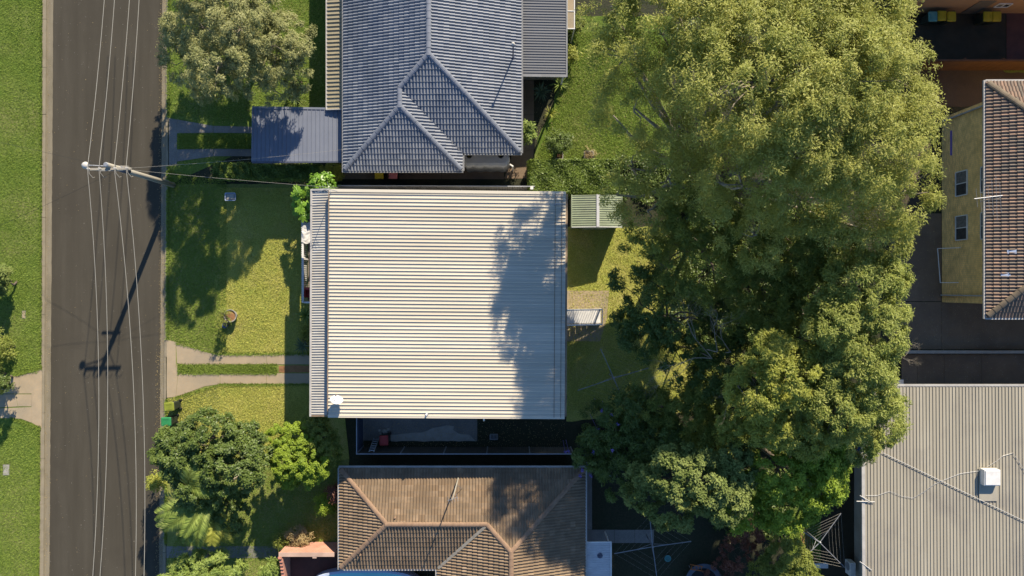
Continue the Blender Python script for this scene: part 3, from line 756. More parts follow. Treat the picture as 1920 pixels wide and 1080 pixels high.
grass([(334, 685), (520, 685), (520, 699), (334, 698)], 6000, 'blade_lush', 10, .07)
grass([(334, 252), (475, 252), (475, 278), (334, 278)], 9000, 'blade_lush', 11, .07)
grass([(1470, 960), (1536, 960), (1536, 1100), (1470, 1100)], 8000, 'blade_lush', 12)

for i, (x0, x1, ya, yb) in enumerate(((74.5, 79.5, -40, 690), (70.5, 75.5, 802, 1120), (314.5, 320, -40, 220), (312.5, 318, 312, 636), (309.5, 314, 748, 1020))):
    grass([(x0 + .7, ya), (x1 + .7, ya), (x1 - 1.2, yb), (x0 - 1.2, yb)], int(abs(yb - ya) * 9), 'blade_lush', 30 + i, .075)
for i, q in enumerate(([(330, 640), (413, 663), (413, 667), (330, 645)], [(413, 661), (585, 661), (585, 666), (413, 666)], [(330, 743), (413, 719), (413, 723), (330, 748)], [(413, 719), (585, 719), (585, 723), (413, 723)], [(334, 682), (520, 682), (520, 687), (334, 687)], [(334, 697), (520, 697), (520, 702), (334, 702)], [(30, 700), (79, 686), (79, 692), (30, 706)], [(20, 781), (77, 800), (77, 806), (20, 787)])):
    grass(q, 1500, 'blade_lush', 50 + i, .07)

# small covers let into the west lawn
def cover(label, px, py, w, d, m, rz=0):
    p = P(px, py); root = thing('access_cover', label, 'cover', (p.x, p.y, 0))
    MB().box((p.x - w / 2 - .04, p.y - d / 2 - .04, -.02), (p.x + w / 2 + .04, p.y + d / 2 + .04, .022)).build('surround', 'concrete_grey', root)
    MB().box((p.x - w / 2, p.y - d / 2, .0), (p.x + w / 2, p.y + d / 2, .035)).build('lid', m, root, bevel=.006)
    return root
cover('pale rectangular service cover in the west lawn near the bottom', 12, 881, .34, .62, 'stone_pale')
cover('small worn stone cover in the west lawn above the tan driveway', 45, 590, .16, .42, 'concrete_tan')

# ------------------------------------------------------------------ utility pole and lines
pb = P(325, 347)
pole = thing('utility_pole', 'timber utility pole with crossarm and street light beside the road', 'utility pole', pb)
ZP = 7.1
MB().tube([pb - Vector((0, 0, .3)), pb + Vector((0, 0, 3.5)), pb + Vector((0, 0, ZP))], [.17, .15, .125], 14).build('pole_shaft', 'pole_timber', pole, smooth=True)
MB().tube([pb + Vector((0, 0, ZP)), pb + Vector((0, 0, ZP + .05))], [.135, .10], 14).build('pole_cap', 'galv', pole)
MB().tube([pb + Vector((0, 0, 5.0)), pb + Vector((0, 0, 5.9))], [.155, .15], 14).build('sleeve', 'steel_blue', pole, smooth=True)
ca = Vector((pb.x, pb.y, 6.75)); ad = Vector((1, .02, 0)).normalized()
arm = MB().bar(ca - ad * 1.12 + Vector((0, -.17, 0)), ca + ad * 1.12 + Vector((0, -.17, 0)), .12, .12).build('crossarm', 'pole_timber', pole)
for s in (-1, 1): MB().bar(ca + ad * s * .75 + Vector((0, -.24, -.05)), ca + Vector((0, -.16, -.62)), .03, .03).build('brace', 'galv', pole)
arm2 = MB().bar(ca + Vector((-.8, .16, -1.15)), ca + Vector((.35, .16, -1.15)), .09, .09).build('crossarm', 'pole_timber', pole)
MB().tube([ca + Vector((-.1, 0, -.25)), ca + Vector((-.9, .02, -.05)), ca + Vector((-1.15, .02, -.02))], .035, 6).build('lamp_arm', 'galv', pole)
lamp = MB(); lamp.lathe((ca.x - 1.28, ca.y + .02, ca.z - .10), [(.05, 0), (.17, .02), (.20, .10), (.15, .20), (.05, .24)], 14)
lamp.build('street_lamp', 'ceramic', pole, smooth=True)
wires_x = {'l1': [(198, 0), (169, 318), (185, 700), (174, 1080)], 'l2': [(217, 0), (191, 318), (202, 700), (187.5, 1080)],
           'l3': [(245, 0), (217, 318), (249, 700), (254, 1080)], 'l4': [(263, 0), (238, 318), (266.5, 700), (270, 1080)]}
INS = []
for i, (xx, wl) in enumerate(zip((-1.02, -.42, .38, 1.0), ('leftmost of the four pale overhead power lines along the road', 'second from left of the four pale overhead power lines',
                       'third from left of the four pale overhead power lines', 'rightmost of the four pale overhead power lines along the road'))):
    ip = ca + ad * xx + Vector((0, -.17, .06))
    MB().lathe(ip, [(.03, 0), (.03, .05), (.065, .07), (.065, .10), (.045, .12), (.065, .14), (.055, .19), (.02, .20)], 10).build('insulator', 'ceramic', pole)
    INS.append(ip + Vector((0, 0, .19)))
    key = ['l1', 'l2', 'l3', 'l4'][i]; w = wires_x[key]
    def sagpath(a, b, sag, n=14):
        out = []
        for k in range(n + 1):
            t = k / n; p = a.lerp(b, t); out.append(p - Vector((0, 0, sag * 4 * t * (1 - t))))
        return out
    far_s = P(w[3][0], w[3][1], 6.4); dirs = (far_s - INS[i]); es = INS[i] + dirs * 1.55; es.z = 6.9
    mid_s = P(w[2][0], w[2][1], 6.2)
    far_n = P(w[0][0], w[0][1], 6.5); en = INS[i] + (far_n - INS[i]) * 2.2; en.z = 6.9
    # bow of the southern span follows the pixel track through the middle
    def bez(a, m_, b, n=18):
        out = []
        for k in range(n + 1):
            t = k / n; out.append(a * (1 - t) * (1 - t * 2) + m_ * 4 * t * (1 - t) + b * t * (2 * t - 1))
        return out
    pts = sagpath(en, INS[i], .35) + bez(INS[i], mid_s, far_s)[1:]
    last = pts[-1] + (pts[-1] - pts[-2]) * 2.5; last.z = 6.6; pts.append(last)
    wo = MB().tube(pts, .016, 5, cap=False).build('power_line', 'wire_pale')
    tag(wo, wl, 'power line', 'overhead power lines along the road')
# jumper hooks under the crossarm
for i, ip in enumerate(INS):
    MB().tube([ip + Vector((.05, .05, 0)), ip + Vector((.06, -.25, -.05)), ip + Vector((.16, -.45, -.2)), ip + Vector((.20, -.40, -.3))], .016, 5).build('jumper_wire', 'wire_pale', pole)
def service(label, b, sag=.4, m='wire_pale', r=.007, a=None):
    a = a or (ca + Vector((0, 0, -.9))); b = Vector(b); pts = [a.lerp(b, k / 12) - Vector((0, 0, sag * 4 * (k / 12) * (1 - k / 12))) for k in range(13)]
    tag(MB().tube(pts, r, 4, cap=False).build('service_wire', m), label, 'wire', 'service wires from the pole')
service('thin service wire from pole to the cream-roofed house', P(634, 352, 5.2))
service('thin service wire from pole to the blue-tiled house', P(647, 280, 3.3))
service('dark service wire from pole crossing the road towards upper left', P(-140, 235, 4.5), m='wire_dark')
service('dark service wire from pole crossing the road towards lower left', P(-140, 480, 4.5), m='wire_dark')
# ------------------------------------------------------------------ cream metal-roofed house
hc = P(840, 570)
cream = thing('metal_roofed_house', 'house with wide cream ribbed metal roof in the middle', 'house', (hc.x, hc.y, 0))
TL = P(617.5, 357, 5.05); TR = P(1061, 362, 4.85); BR = P(1058.5, 783, 4.85); BL = P(615, 780, 5.05)
rf = MB().corr(TL, TR, BR, BL, .199, .05, 'clip').build('roof_sheet', 'cream_metal', cream)
def inset(pts, d):
    c = sum((Vector(p) for p in pts), Vector()) / len(pts); out = []
    for p in pts:
        v = Vector(p) - c; out.append(Vector(p) - Vector((math.copysign(d, v.x), math.copysign(d, v.y), 0)))
    return out
q = inset([TL, TR, BR, BL], .03)
mb = MB(); mb.add([p - Vector((0, 0, .02)) for p in q] + [p - Vector((0, 0, .24)) for p in q], [(0, 1, 2, 3), (7, 6, 5, 4), (0, 4, 5, 1), (1, 5, 6, 2), (2, 6, 7, 3), (3, 7, 4, 0)])
mb.build('eave_lining', 'timber_white', cream)
w = inset([TL, TR, BR, BL], .55)
MB().prism([(p.x, p.y) for p in w], 0, 4.65).build('wall', 'wall_weather', cream)
up = Vector((0, 0, 1))
MB().bar(TL + up * .01, TR + up * .01, .16, .07).build('roof_flashing', 'cream_metal', cream)
MB().bar(BL + up * -.01, BR + up * -.01, .16, .09).build('roof_flashing', 'cream_metal', cream)
MB().bar(TL + Vector((-.02, 0, -.06)), BL + Vector((-.02, 0, -.06)), .06, .17).build('fascia', 'trim_brown', cream)
MB().bar(TR + Vector((.05, -.05, -.09)), BR + Vector((.05, .05, -.09)), .12, .10).build('gutter', 'trim_brown', cream)
# rusty screw lines near the low edge
for t in (.955, .983):
    a = TL.lerp(TR, t); b = BL.lerp(BR, t); MB().bar(a + up * .049, b + up * .049, .022, .006).build('batten_strip', 'rust', cream)
vTL = P(586, 358, 4.45); vTR = P(618.5, 357, 4.66); vBR = P(615.5, 779, 4.66); vBL = P(584, 779, 4.45)
MB().corr(vTL, vTR, vBR, vBL, .146, .04, 'sine').build('verandah_roof', 'verandah_metal', cream, smooth=True)
MB().bar(vTL + Vector((-.05, .1, 0)), vBL + Vector((-.05, -.05, 0)), .11, .11).build('gutter', 'gutter_white', cream)
MB().bar(vTL + Vector((0, .05, .03)), vTR + Vector((-.05, .05, .03)), .10, .12).build('fascia', 'gutter_white', cream)
MB().bar(vBL + Vector((0, -.02, -.01)), vBR + Vector((-.05, -.02, -.01)), .08, .10).build('fascia', 'trim_brown', cream)
for fy in (.12, .38, .62, .88):
    p = vTL.lerp(vBL, fy); MB().box((p.x + .12, p.y - .05, 0), (p.x + .22, p.y + .05, 4.4)).build('verandah_post', 'timber_white', cream)
for fy in (.25, .6):
    p = w[0].lerp(w[3], fy); window(cream, (p.x - .02, p.y, 2.6), (0, -1, 0), (0, 0, 1), 1.8, 1.3)
for fy in (.2, .8):
    p = w[1].lerp(w[2], fy); window(cream, (p.x + .02, p.y, 2.6), (0, 1, 0), (0, 0, 1), 1.4, 1.2)
# front deck
dx0 = P(566.5, 0, 2.2).x; dx1 = w[0].x + .02; dy1 = P(0, 402, 2.2).y; dy0 = P(0, 568, 2.2).y
deck = thing('front_deck', 'grey timber deck with white picket balustrade at the front of the cream house', 'deck', ((dx0 + dx1) / 2, (dy0 + dy1) / 2, 0))
n = int((dy1 - dy0) / .115); pm = MB().box((0, 0, 0), (dx1 - dx0 - .04, .1, .03)).build('deck_board', 'timber_grey', deck, local=True)
pm.location = Vector((dx0 + .03, dy0 + .02, 1.17)) - deck.location
copies('deck_board', pm.data, deck, [Matrix.Translation((dx0 + .03, dy0 + .02 + i * .115, 1.17 + .004 * R.random())) for i in range(1, n)])
MB().box((dx0 + .03, dy0 + .02, 1.0), (dx1 - .05, dy1 - .02, 1.165)).build('deck_frame', 'timber_grey', deck)
for yy in (dy0 + .06, (dy0 + dy1) / 2, dy1 - .06): MB().box((dx0 - .01, yy - .05, 0), (dx0 + .09, yy + .05, 2.22)).build('post', 'timber_white', deck)
MB().box((dx0 - .02, dy0, 2.12), (dx0 + .08, dy1, 2.17)).build('handrail', 'timber_white', deck)
MB().box((dx0 + .09, dy0 - .02, 2.12), (dx1 - .06, dy0 + .08, 2.17)).build('handrail', 'timber_white', deck)
bmesh_ = MB().box((-.035, -.012, 0), (.035, .012, 1.0)); bo = bmesh_.build('baluster', 'timber_white', deck, local=True)
bo.location = Vector((dx0 - .03, dy0 + .1, 1.22)) - deck.location; bo.rotation_euler = (0, 0, math.pi / 2)
copies('baluster', bo.data, deck, [Matrix.Translation((dx0 - .03, dy0 + .1 + i * .125, 1.22)) @ Matrix.Rotation(math.pi / 2, 4, 'Z') for i in range(1, int((dy1 - dy0 - .1) / .125))]
       + [Matrix.Translation((dx0 + .14 + i * .125, dy0 - .01, 1.12)) for i in range(5)])
# things on the deck
def armchair(label, c, m):
    root = thing('armchair', label, 'chair', c); x, y, z = c
    MB().box((x - .28, y - .28, z + .2), (x + .28, y + .28, z + .42)).build('seat', m, root, bevel=.03)
    MB().box((x - .30, y + .18, z + .42), (x + .30, y + .32, z + .85)).build('backrest', m, root, bevel=.03)
    for s in (-1, 1):
        MB().box((x + s * .33 - .06, y - .28, z + .2), (x + s * .33 + .06, y + .178, z + .62)).build('armrest', m, root, bevel=.03)
        for t in (-1, 1): MB().box((x + s * .25 - .025, y + t * .22 - .025, z), (x + s * .25 + .025, y + t * .22 + .025, z + .2)).build('leg', 'plastic_dark', root)
    return root
rc = P(579, 549, 1.7); armchair('red armchair at the lower end of the front deck', (rc.x + .12, rc.y, 1.2), 'plastic_red')
bc = P(585.5, 480, 1.6); bench = thing('bench', 'orange timber bench along the deck, mostly under the verandah roof', 'bench', (bc.x + .2, bc.y, 1.2))
MB().box((bc.x - .02, bc.y - .8, 1.6), (bc.x + .42, bc.y + .8, 1.64)).build('seat', 'plastic_orange', bench)
for s in (-1, 1): MB().box((bc.x + .02, bc.y + s * .7 - .03, 1.2), (bc.x + .38, bc.y + s * .7 + .03, 1.6)).build('leg', 'timber_grey', bench)
# crumpled white sheet over the rail
cs = P(575, 436, 2.25); gx, gy = 9, 22; vs = []; fs = []
for i in range(gx):
    for j in range(gy):
        u = i / (gx - 1); v = j / (gy - 1)
        vs.append((dx0 - .1 + u * .62, cs.y - .62 + v * 1.24 + .05 * math.sin(u * 9), 2.24 - .5 * max(0, u - .25) ** 1.2 - .35 * max(0, .12 - u) / .12 + .02 * math.sin(v * 13 + u * 9) + .03 * math.sin(u * 17 + v * 7) + R.uniform(-.045, .045)))
for i in range(gx - 1):
    for j in range(gy - 1): a = i * gy + j; fs.append((a, a + 1, a + gy + 1, a + gy))
tag(MB().add(vs, fs).build('white_sheet', 'cloth_white', smooth=True), 'crumpled white sheet draped on the deck rail below the big split leaves', 'sheet')
# monstera at the corner of the deck
mc = P(570, 385, 2.4); mon = thing('monstera_plant', 'large bright green split-leaf plant at the upper corner of the front deck', 'plant', (mc.x, mc.y, 0))
def monstera_mesh():
    vs = [(0, 0, 0)]; n = 22; tn = [.3]
    for k in range(n + 1):
        a = -2.75 + 5.5 * k / n; r = .36 * (1 - .22 * abs(a) / 2.75) * (1.0 if k % 3 else .60); vs.append((.12 + r * math.cos(a), r * math.sin(a) * .95, .06 * math.cos(a) - .18 * r)); tn.append(.6 + .3 * (k % 2))
    fs = [(0, k, k + 1) for k in range(1, n + 1)]
    me = bpy.data.meshes.new('leaf'); me.from_pydata(vs, [], fs); at = me.attributes.new('tone', 'FLOAT', 'POINT'); at.data.foreach_set('value', np.array(tn, dtype=np.float32)); me.materials.append(M['leaf_monstera'])
    return me
mm = monstera_mesh(); mats = []; rr = random.Random(5); st = MB()
spots = [(565, 405, 2.5, 1.25)] + [(562 + rr.uniform(-9, 24), 352 + rr.uniform(0, 46), rr.uniform(1.7, 2.7), rr.uniform(.45, .95)) for _ in range(44)]
for (x, y, z, sc) in spots:
    p = P(x, y, z); mats.append(Matrix.Translation(p) @ Matrix.Rotation(rr.uniform(0, 6.3), 4, 'Z') @ Matrix.Rotation(rr.uniform(.0, .55), 4, 'Y') @ Matrix.Scale(sc, 4))
    st.tube([(mc.x + rr.uniform(-.2, .2), mc.y + rr.uniform(-.2, .2), 0), (p.x * .6 + mc.x * .4, p.y * .6 + mc.y * .4, z * .75), p], [.02, .015, .01], 4)
copies('leaf', mm, mon, mats); st.build('stems', 'leaf_dark', mon)
# roof fittings
d = P(631, 751, 5.6); dish = thing('satellite_dish', 'white satellite dish on the lower left corner of the cream roof', 'satellite dish', (d.x + .1, d.y + .15, 5.08))
nrm = Vector((.25, .80, .52)).normalized(); uu = nrm.orthogonal().normalized(); vv = nrm.cross(uu)
vs = []; fs = []
for j in range(6):
    r = .35 * j / 5
    for k in range(22): a = 2 * math.pi * k / 22; vs.append(d + (uu * math.cos(a) + vv * math.sin(a)) * r + nrm * (r * r * .55))
for j in range(5):
    for k in range(22): k2 = (k + 1) % 22; fs.append((j * 22 + k, j * 22 + k2, (j + 1) * 22 + k2, (j + 1) * 22 + k))
MB().add(vs, fs).build('reflector', 'white_metal', dish, smooth=True)
MB().tube([d - nrm * .03 + Vector((0, 0, -.02)), Vector((d.x + .05, d.y - .05, 5.3)), Vector((d.x + .1, d.y + .12, 5.06))], .022, 6).build('mast', 'galv', dish)
MB().tube([d - vv * .34, d + nrm * .42 - vv * .1], .013, 5).build('feed_arm', 'galv', dish)
MB().tube([d + nrm * .40 - vv * .1, d + nrm * .50 - vv * .06], .035, 8).build('receiver', 'trim_brown', dish)
a0 = P(621, 362, 5.0); ant = thing('tv_antenna', 'thin television antenna on the upper left corner of the cream roof', 'antenna', a0)
top = a0 + Vector((-.02, .0, 1.35)); MB().tube([a0, top], .016, 6).build('mast', 'galv', ant)
MB().tube([top + Vector((-.5, -.18, -.1)), top + Vector((.3, .12, -.1))], .012, 5).build('boom', 'galv', ant)
for k in range(6):
    c = top + Vector((-.48 + k * .145, -.17 + k * .055, -.1)); L = .16 + .035 * k
    MB().tube([c + Vector((.12, -.34, 0)).normalized() * L, c - Vector((.12, -.34, 0)).normalized() * L], .007, 4).build('element', 'galv', ant)
def vent(label, px, py, z, h, r=.045, m='timber_white', bend=None, name='vent_pipe'):
    p = P(px, py, z); root = thing(name, label, 'pipe', p)
    pts = [p, p + Vector((0, 0, h))] + ([p + Vector((bend[0], bend[1], h + .02))] if bend else [])
    MB().tube(pts, r, 10).build('pipe', m, root, smooth=True)
    MB().lathe(p + Vector((0, 0, -.01)), [(r * 2.4, 0), (r * 2, .03), (r * 1.1, .07)], 12).build('flashing', 'galv', root)
    if not bend: MB().lathe(p + Vector((0, 0, h)), [(r * 1.35, 0), (r * 1.35, .05), (r * .3, .09)], 10).build('cap', m, root)
    return root
vent('short white vent pipe near the lower edge of the cream roof', 800, 777, 5.0, .16)
vent('small bent pipe on the shaded upper right corner of the cream roof', 1041, 383, 4.92, .12, .03, 'galv', (.55, 0))
p = P(907, 783, 4.3); wp = thing('downpipe', 'white pipe sticking out below the lower edge of the cream roof', 'pipe', (p.x, p.y, 0))
MB().tube([(p.x, p.y + .35, 4.15), (p.x, p.y - .18, 4.1), (p.x, p.y - .24, 4.0), (p.x, p.y + .25, 3.6), (p.x, p.y + .3, .05)], .045, 8).build('pipe', 'timber_white', wp, smooth=True)
MB().box((p.x - .07, p.y + .2, 2.0), (p.x + .07, p.y + .36, 2.04)).build('bracket', 'galv', wp)
# back stairs
sx0 = P(1062, 0, 1.0).x - .1; sx1 = P(1129, 0, .9).x; sy0 = P(0, 609, 1.4).y; sy1 = P(0, 581, 1.4).y
stairs = thing('back_stairs', 'white timber stairs with picket balustrade down to the back yard', 'stairs', ((sx0 + sx1) / 2, (sy0 + sy1) / 2, 0))
NT = 8
for i in range(NT):
    x = sx0 + (sx1 - sx0 - .04) * i / NT; z = 1.05 - .9 * i / NT
    MB().box((x, sy0 + .06, z - .04), (x + (sx1 - sx0) / NT + .02, sy1 - .06, z)).build('tread', 'timber_white', stairs)
for y in (sy0, sy1):
    MB().bar((sx0, y, .92), (sx1 - .1, y, .12), .045, .24).build('stringer', 'timber_white', stairs)
    MB().bar((sx0, y, 1.98), (sx1, y, 1.06), .07, .05).build('handrail', 'timber_white', stairs)
    for xx, zz in ((sx0 + .05, 1.97), (sx1 - .05, 1.08)): MB().box((xx - .045, y - .045, 0), (xx + .045, y + .045, zz)).build('post', 'timber_white', stairs)
    for i in range(1, 15):
        t = i / 15; x = sx0 + (sx1 - sx0) * t; MB().box((x - .016, y - .012, 1.0 - .82 * t), (x + .016, y + .012, 1.96 - .92 * t)).build('baluster', 'timber_white', stairs)
MB().box((sx1 - .05, sy0 + .05, 1.03), (sx1 + .01, sy1 - .05, 1.08)).build('end_rail', 'timber_white', stairs)

# ------------------------------------------------------------------ blue-tiled house
T = .36; EZ = 3.2
xw = P(645, 0, EZ).x; xe = P(977, 0, EZ).x; x2 = P(867, 0, EZ).x; S1 = P(0, 287, EZ).y; S2 = P(0, 320, EZ).y; YT = 24.0
rx = (xw + xe) / 2; hw = (xe - xw) / 2; r2 = (xw + x2) / 2; hw2 = (x2 - xw) / 2; cs_ = math.sqrt(1 + T * T)
blue = thing('tiled_house', 'house with slate-blue tiled hip roof at the top', 'house', (rx, 13, 0))
Z = lambda d_: EZ + T * d_
MB().prism([(xw + .5, YT - .5), (xw + .5, S2 + .5), (x2 - .5, S2 + .5), (x2 - .5, S1 + .5), (xe - .5, S1 + .5), (xe - .5, YT - .5)], 0, EZ - .1).build('wall', 'wall_cream', blue)
MB().prism([(xw + .03, YT - .03), (xw + .03, S2 + .03), (x2 - .03, S2 + .03), (x2 - .03, S1 + .03), (xe - .03, S1 + .03), (xe - .03, YT - .03)], EZ - .16, EZ - .05).build('eave_lining', 'timber_white', blue)
# slopes: west, east, south of main body, east and south of the wing, north
tile_plane(blue, (xw, 0, EZ), (0, -1, 0), (1, 0, T), [[(-S2, 0), (-(S2 + hw2), hw2 * cs_), (-(YT - hw2), hw2 * cs_), (-YT, 0)], [(-(S1 + hw2), hw2 * cs_), (-(S1 + hw), hw * cs_), (-(YT - hw), hw * cs_), (-(YT - hw2), hw2 * cs_)]], 'tile_blue', 1)
tile_plane(blue, (xe, 0, EZ), (0, 1, 0), (-1, 0, T), [[(S1, 0), (YT, 0), (YT - hw, hw * cs_), (S1 + hw, hw * cs_)]], 'tile_blue', 2)
tile_plane(blue, (0, S1, EZ), (1, 0, 0), (0, 1, T), [[(x2, 0), (xe, 0), (rx, hw * cs_), (r2, hw2 * cs_)]], 'tile_blue', 3)
tile_plane(blue, (x2, 0, EZ), (0, 1, 0), (-1, 0, T), [[(S2, 0), (S1, 0), (S1 + hw2, hw2 * cs_), (S2 + hw2, hw2 * cs_)]], 'tile_blue', 4)
tile_plane(blue, (0, S2, EZ), (1, 0, 0), (0, 1, T), [[(xw, 0), (x2, 0), (r2, hw2 * cs_)]], 'tile_blue', 5)
tile_plane(blue, (0, YT, EZ), (-1, 0, 0), (0, -1, T), [[(-xe, 0), (-xw, 0), (-rx, hw * cs_)]], 'tile_blue', 6)
A = Vector((rx, S1 + hw, Z(hw))); Bp = Vector((r2, S1 + hw2, Z(hw2))); Cp = Vector((r2, S2 + hw2, Z(hw2)))
ridge_caps(blue, A + Vector((0, -.1, 0)), (rx, YT - hw, Z(hw)), 'ridge_blue', 1)
ridge_caps(blue, (xe - .08, S1 + .08, EZ + .03), A, 'ridge_blue', 2)
ridge_caps(blue, Bp, A, 'ridge_blue', 3)
ridge_caps(blue, Cp + Vector((0, -.1, 0)), Bp, 'ridge_blue', 4)
ridge_caps(blue, (xw + .08, S2 + .08, EZ + .03), Cp, 'ridge_blue', 5)
ridge_caps(blue, (x2 - .08, S2 + .08, EZ + .03), Cp, 'ridge_blue', 6)
e = -.03
gutter(blue, [(xw - .06, YT, EZ + e), (xw - .06, S2 - .1, EZ + e)], 'gutter_grey'); gutter(blue, [(xw - .005, S2 - .06, EZ + e), (x2 + .05, S2 - .06, EZ + e)], 'gutter_grey')
gutter(blue, [(x2 + .06, S2 - .005, EZ + e), (x2 + .06, S1 - .1, EZ + e)], 'gutter_grey'); gutter(blue, [(x2 + .12, S1 - .06, EZ + e), (xe + .05, S1 - .06, EZ + e)], 'gutter_grey'); gutter(blue, [(xe + .06, S1 - .005, EZ + e), (xe + .06, YT, EZ + e)], 'gutter_grey')
MB().bar((r2 + .02, S1 + hw2 - .1, Z(hw2) - .03), (x2, S1 + .05, EZ + .05), .16, .03).build('valley', 'gutter_grey', blue)
for (xx, yy) in ((xw + .45, S2 + 3), (xw + .45, S2 + 9)): window(blue, (xx, yy, 1.6), (0, -1, 0), (0, 0, 1), 1.5, 1.1)
for xx in (xw + 2.0, xw + 4.6): window(blue, (xx, S2 + .45, 1.6), (1, 0, 0), (0, 0, 1), 1.2, 1.1)
# side verandah roof (beige) and patio roof (grey)
va = P(613, 0, 2.75); vb = P(648, 204, 2.85)
MB().corr((va.x, vb.y, 2.72), (xw + .1, vb.y, 2.9), (xw + .1, YT - 1, 2.9), (va.x, YT - 1, 2.72), .232, .055, 'clip').build('verandah_roof', 'beige_metal_side', blue)
MB().bar((va.x - .03, vb.y, 2.70), (va.x - .03, YT - 1, 2.70), .09, .09).build('gutter', 'gutter_white', blue)
MB().bar((va.x - .05, vb.y - .03, 2.75), (xw + .05, vb.y - .03, 2.9), .05, .12).build('fascia', 'gutter_white', blue)
for yy in (vb.y + .15, vb.y + 4, vb.y + 8): MB().box((va.x + .05, yy - .04, 0), (va.x + .13, yy + .04, 2.68)).build('verandah_post', 'timber_white', blue)
pa = P(1061, 141, 2.85)
MB().corr((xe - .05, pa.y, 2.98), (pa.x, pa.y, 2.85), (pa.x, YT - 1, 2.85), (xe - .05, YT - 1, 2.98), .155, .035, 'trap').build('patio_roof', 'grey_metal', blue)
MB().bar((xe + .05, pa.y - .05, 2.95), (pa.x + .02, pa.y - .05, 2.84), .14, .1).build('fascia', 'gutter_grey', blue)
MB().bar((pa.x + .05, pa.y - .1, 2.84), (pa.x + .05, YT - 1, 2.84), .09, .1).build('gutter', 'gutter_grey', blue)
for yy in (pa.y + .2, pa.y + 3, pa.y + 6): MB().box((pa.x - .15, yy - .05, 0), (pa.x - .05, yy + .05, 2.82)).build('patio_post', 'timber_white', blue)
MB().box((xe - .3, pa.y + .6, 0), (pa.x - .4, pa.y + .7, 2.4)).build('patio_wall', 'wall_cream', blue)
# lean-to panels beside the patio
le = thing('screen_panel', 'pale framed translucent panels beside the grey patio roof', 'screen', (P(1069, 25, 2.3).x, P(1069, 25, 2.3).y, 0))
x0, x1 = P(1063.5, 0, 2.4).x, P(1077, 0, 2.4).x
for ya, yb in ((54, 21), (21, -14), (-14, -50)):
    y0_, y1_ = P(0, ya, 2.4).y, P(0, yb, 2.4).y
    MB().box((x0 + .03, y0_ + .03, 2.38), (x1 - .03, y1_ - .03, 2.40)).build('panel', 'concrete_tan', le)
    MB().box((x0, y0_ - .02, 2.36), (x1, y0_ + .03, 2.43)).build('frame_bar', 'timber_white', le)
for xx in (x0, x1): MB().box((xx - .03, P(0, 54, 2.4).y - .03, 2.35), (xx + .03, P(0, -50, 2.4).y, 2.42)).build('frame_bar', 'timber_white', le)
MB().box((x1 - .03, P(0, 54, 2.4).y, 0), (x1 + .03, P(0, 54, 2.4).y + .06, 2.35)).build('post', 'timber_white', le)
# vent pipe on east slope
zb = Z(xe - P(962, 0, 3.4).x); pv = P(962, 108, 3.4)
rt = thing('flue_pipe', 'tall thin blue-grey flue pipe on the right slope of the blue tiled roof', 'pipe', (pv.x, pv.y, Z(xe - pv.x)))
MB().tube([(pv.x, pv.y, Z(xe - pv.x) - .1), (pv.x, pv.y, Z(xe - pv.x) + 2.2)], .04, 8).build('pipe', 'steel_blue', rt, smooth=True)
MB().lathe((pv.x, pv.y, Z(xe - pv.x) + 2.2), [(.09, 0), (.10, .06), (.03, .12)], 10).build('cap', 'ceramic', rt)
MB().lathe((pv.x, pv.y, Z(xe - pv.x) - .03), [(.14, 0), (.12, .06), (.05, .12)], 10).build('flashing', 'steel_blue', rt)

# carport
cz = 2.62; k = [P(475, 203, cz), P(641, 206, cz - .0), P(641, 302, cz), P(474, 303, cz)]
cp = thing('carport', 'flat blue-grey metal carport beside the blue-tiled house', 'carport', (k[0].lerp(k[2], .5).x, k[0].lerp(k[2], .5).y, 0))
MB().corr(k[0], k[3], k[2], k[1], .245, .035, 'clip').build('roof_sheet', 'slate_metal', cp)
MB().bar(k[0] + Vector((-.05, .05, -.02)), k[1] + Vector((.02, .05, -.02)), .12, .12).build('gutter', 'slate_metal', cp)
MB().bar(k[3] + Vector((-.05, -.05, -.03)), k[2] + Vector((.02, -.05, -.03)), .08, .12).build('fascia', 'steel_blue', cp)
MB().bar(k[0] + Vector((-.04, 0, -.03)), k[3] + Vector((-.04, 0, -.03)), .07, .12).build('fascia', 'slate_metal', cp)
for i, j in ((0, .1), (0, .9), (1, .1), (1, .9)):
    a, b = ((k[0], k[1]), (k[3], k[2]))[i]; p = a.lerp(b, j); s = -1 if i == 0 else 1
    MB().box((p.x - .045, p.y + s * .2 - .045, 0), (p.x + .045, p.y + s * .2 + .045, cz - .02)).build('post', 'steel_blue', cp)
for t in (.2, .5, .8):
    a = k[0].lerp(k[1], t); b = k[3].lerp(k[2], t); MB().bar(a - up * .09, b - up * .09, .06, .12).build('beam', 'steel_blue', cp)

# slimline water tank
tz = 1.95; t0 = P(868, 288, tz); t1 = P(955, 310, tz); wd = t1.x - t0.x
tank = thing('water_tank', 'grey slimline water tank with wavy front beside the blue-tiled house', 'water tank', ((t0.x + t1.x) / 2, (t0.y + t1.y) / 2, 0))
def tank_ring(s, z):
    out = []
    for i in range(25):
        u = i / 24; out.append((t0.x + wd * u, t1.y + .02 - s * (.05 + .06 * abs(math.sin(u * math.pi * 4 + .3))) + (.25 * (max(0, abs(u - .5) - .42) / .08) ** 2), z))
    yb = S1 + .42
    return out + [(t1.x, yb, z), (t0.x, yb, z)]
def shr(r, k_):
    cx_ = (t0.x + t1.x) / 2; cy_ = (t0.y + S1 + .4) / 2
    return [(cx_ + (x - cx_) * (1 - k_ * .35), cy_ + (y - cy_) * (1 - k_), z) for x, y, z in r]
MB().loft([tank_ring(1, 0), tank_ring(1, .5), tank_ring(.6, .9), tank_ring(1, 1.3), tank_ring(1, tz - .18), shr(tank_ring(.8, tz - .05), .06), shr(tank_ring(.5, tz), .2)]).build('body', 'tank_grey', tank, smooth=False)
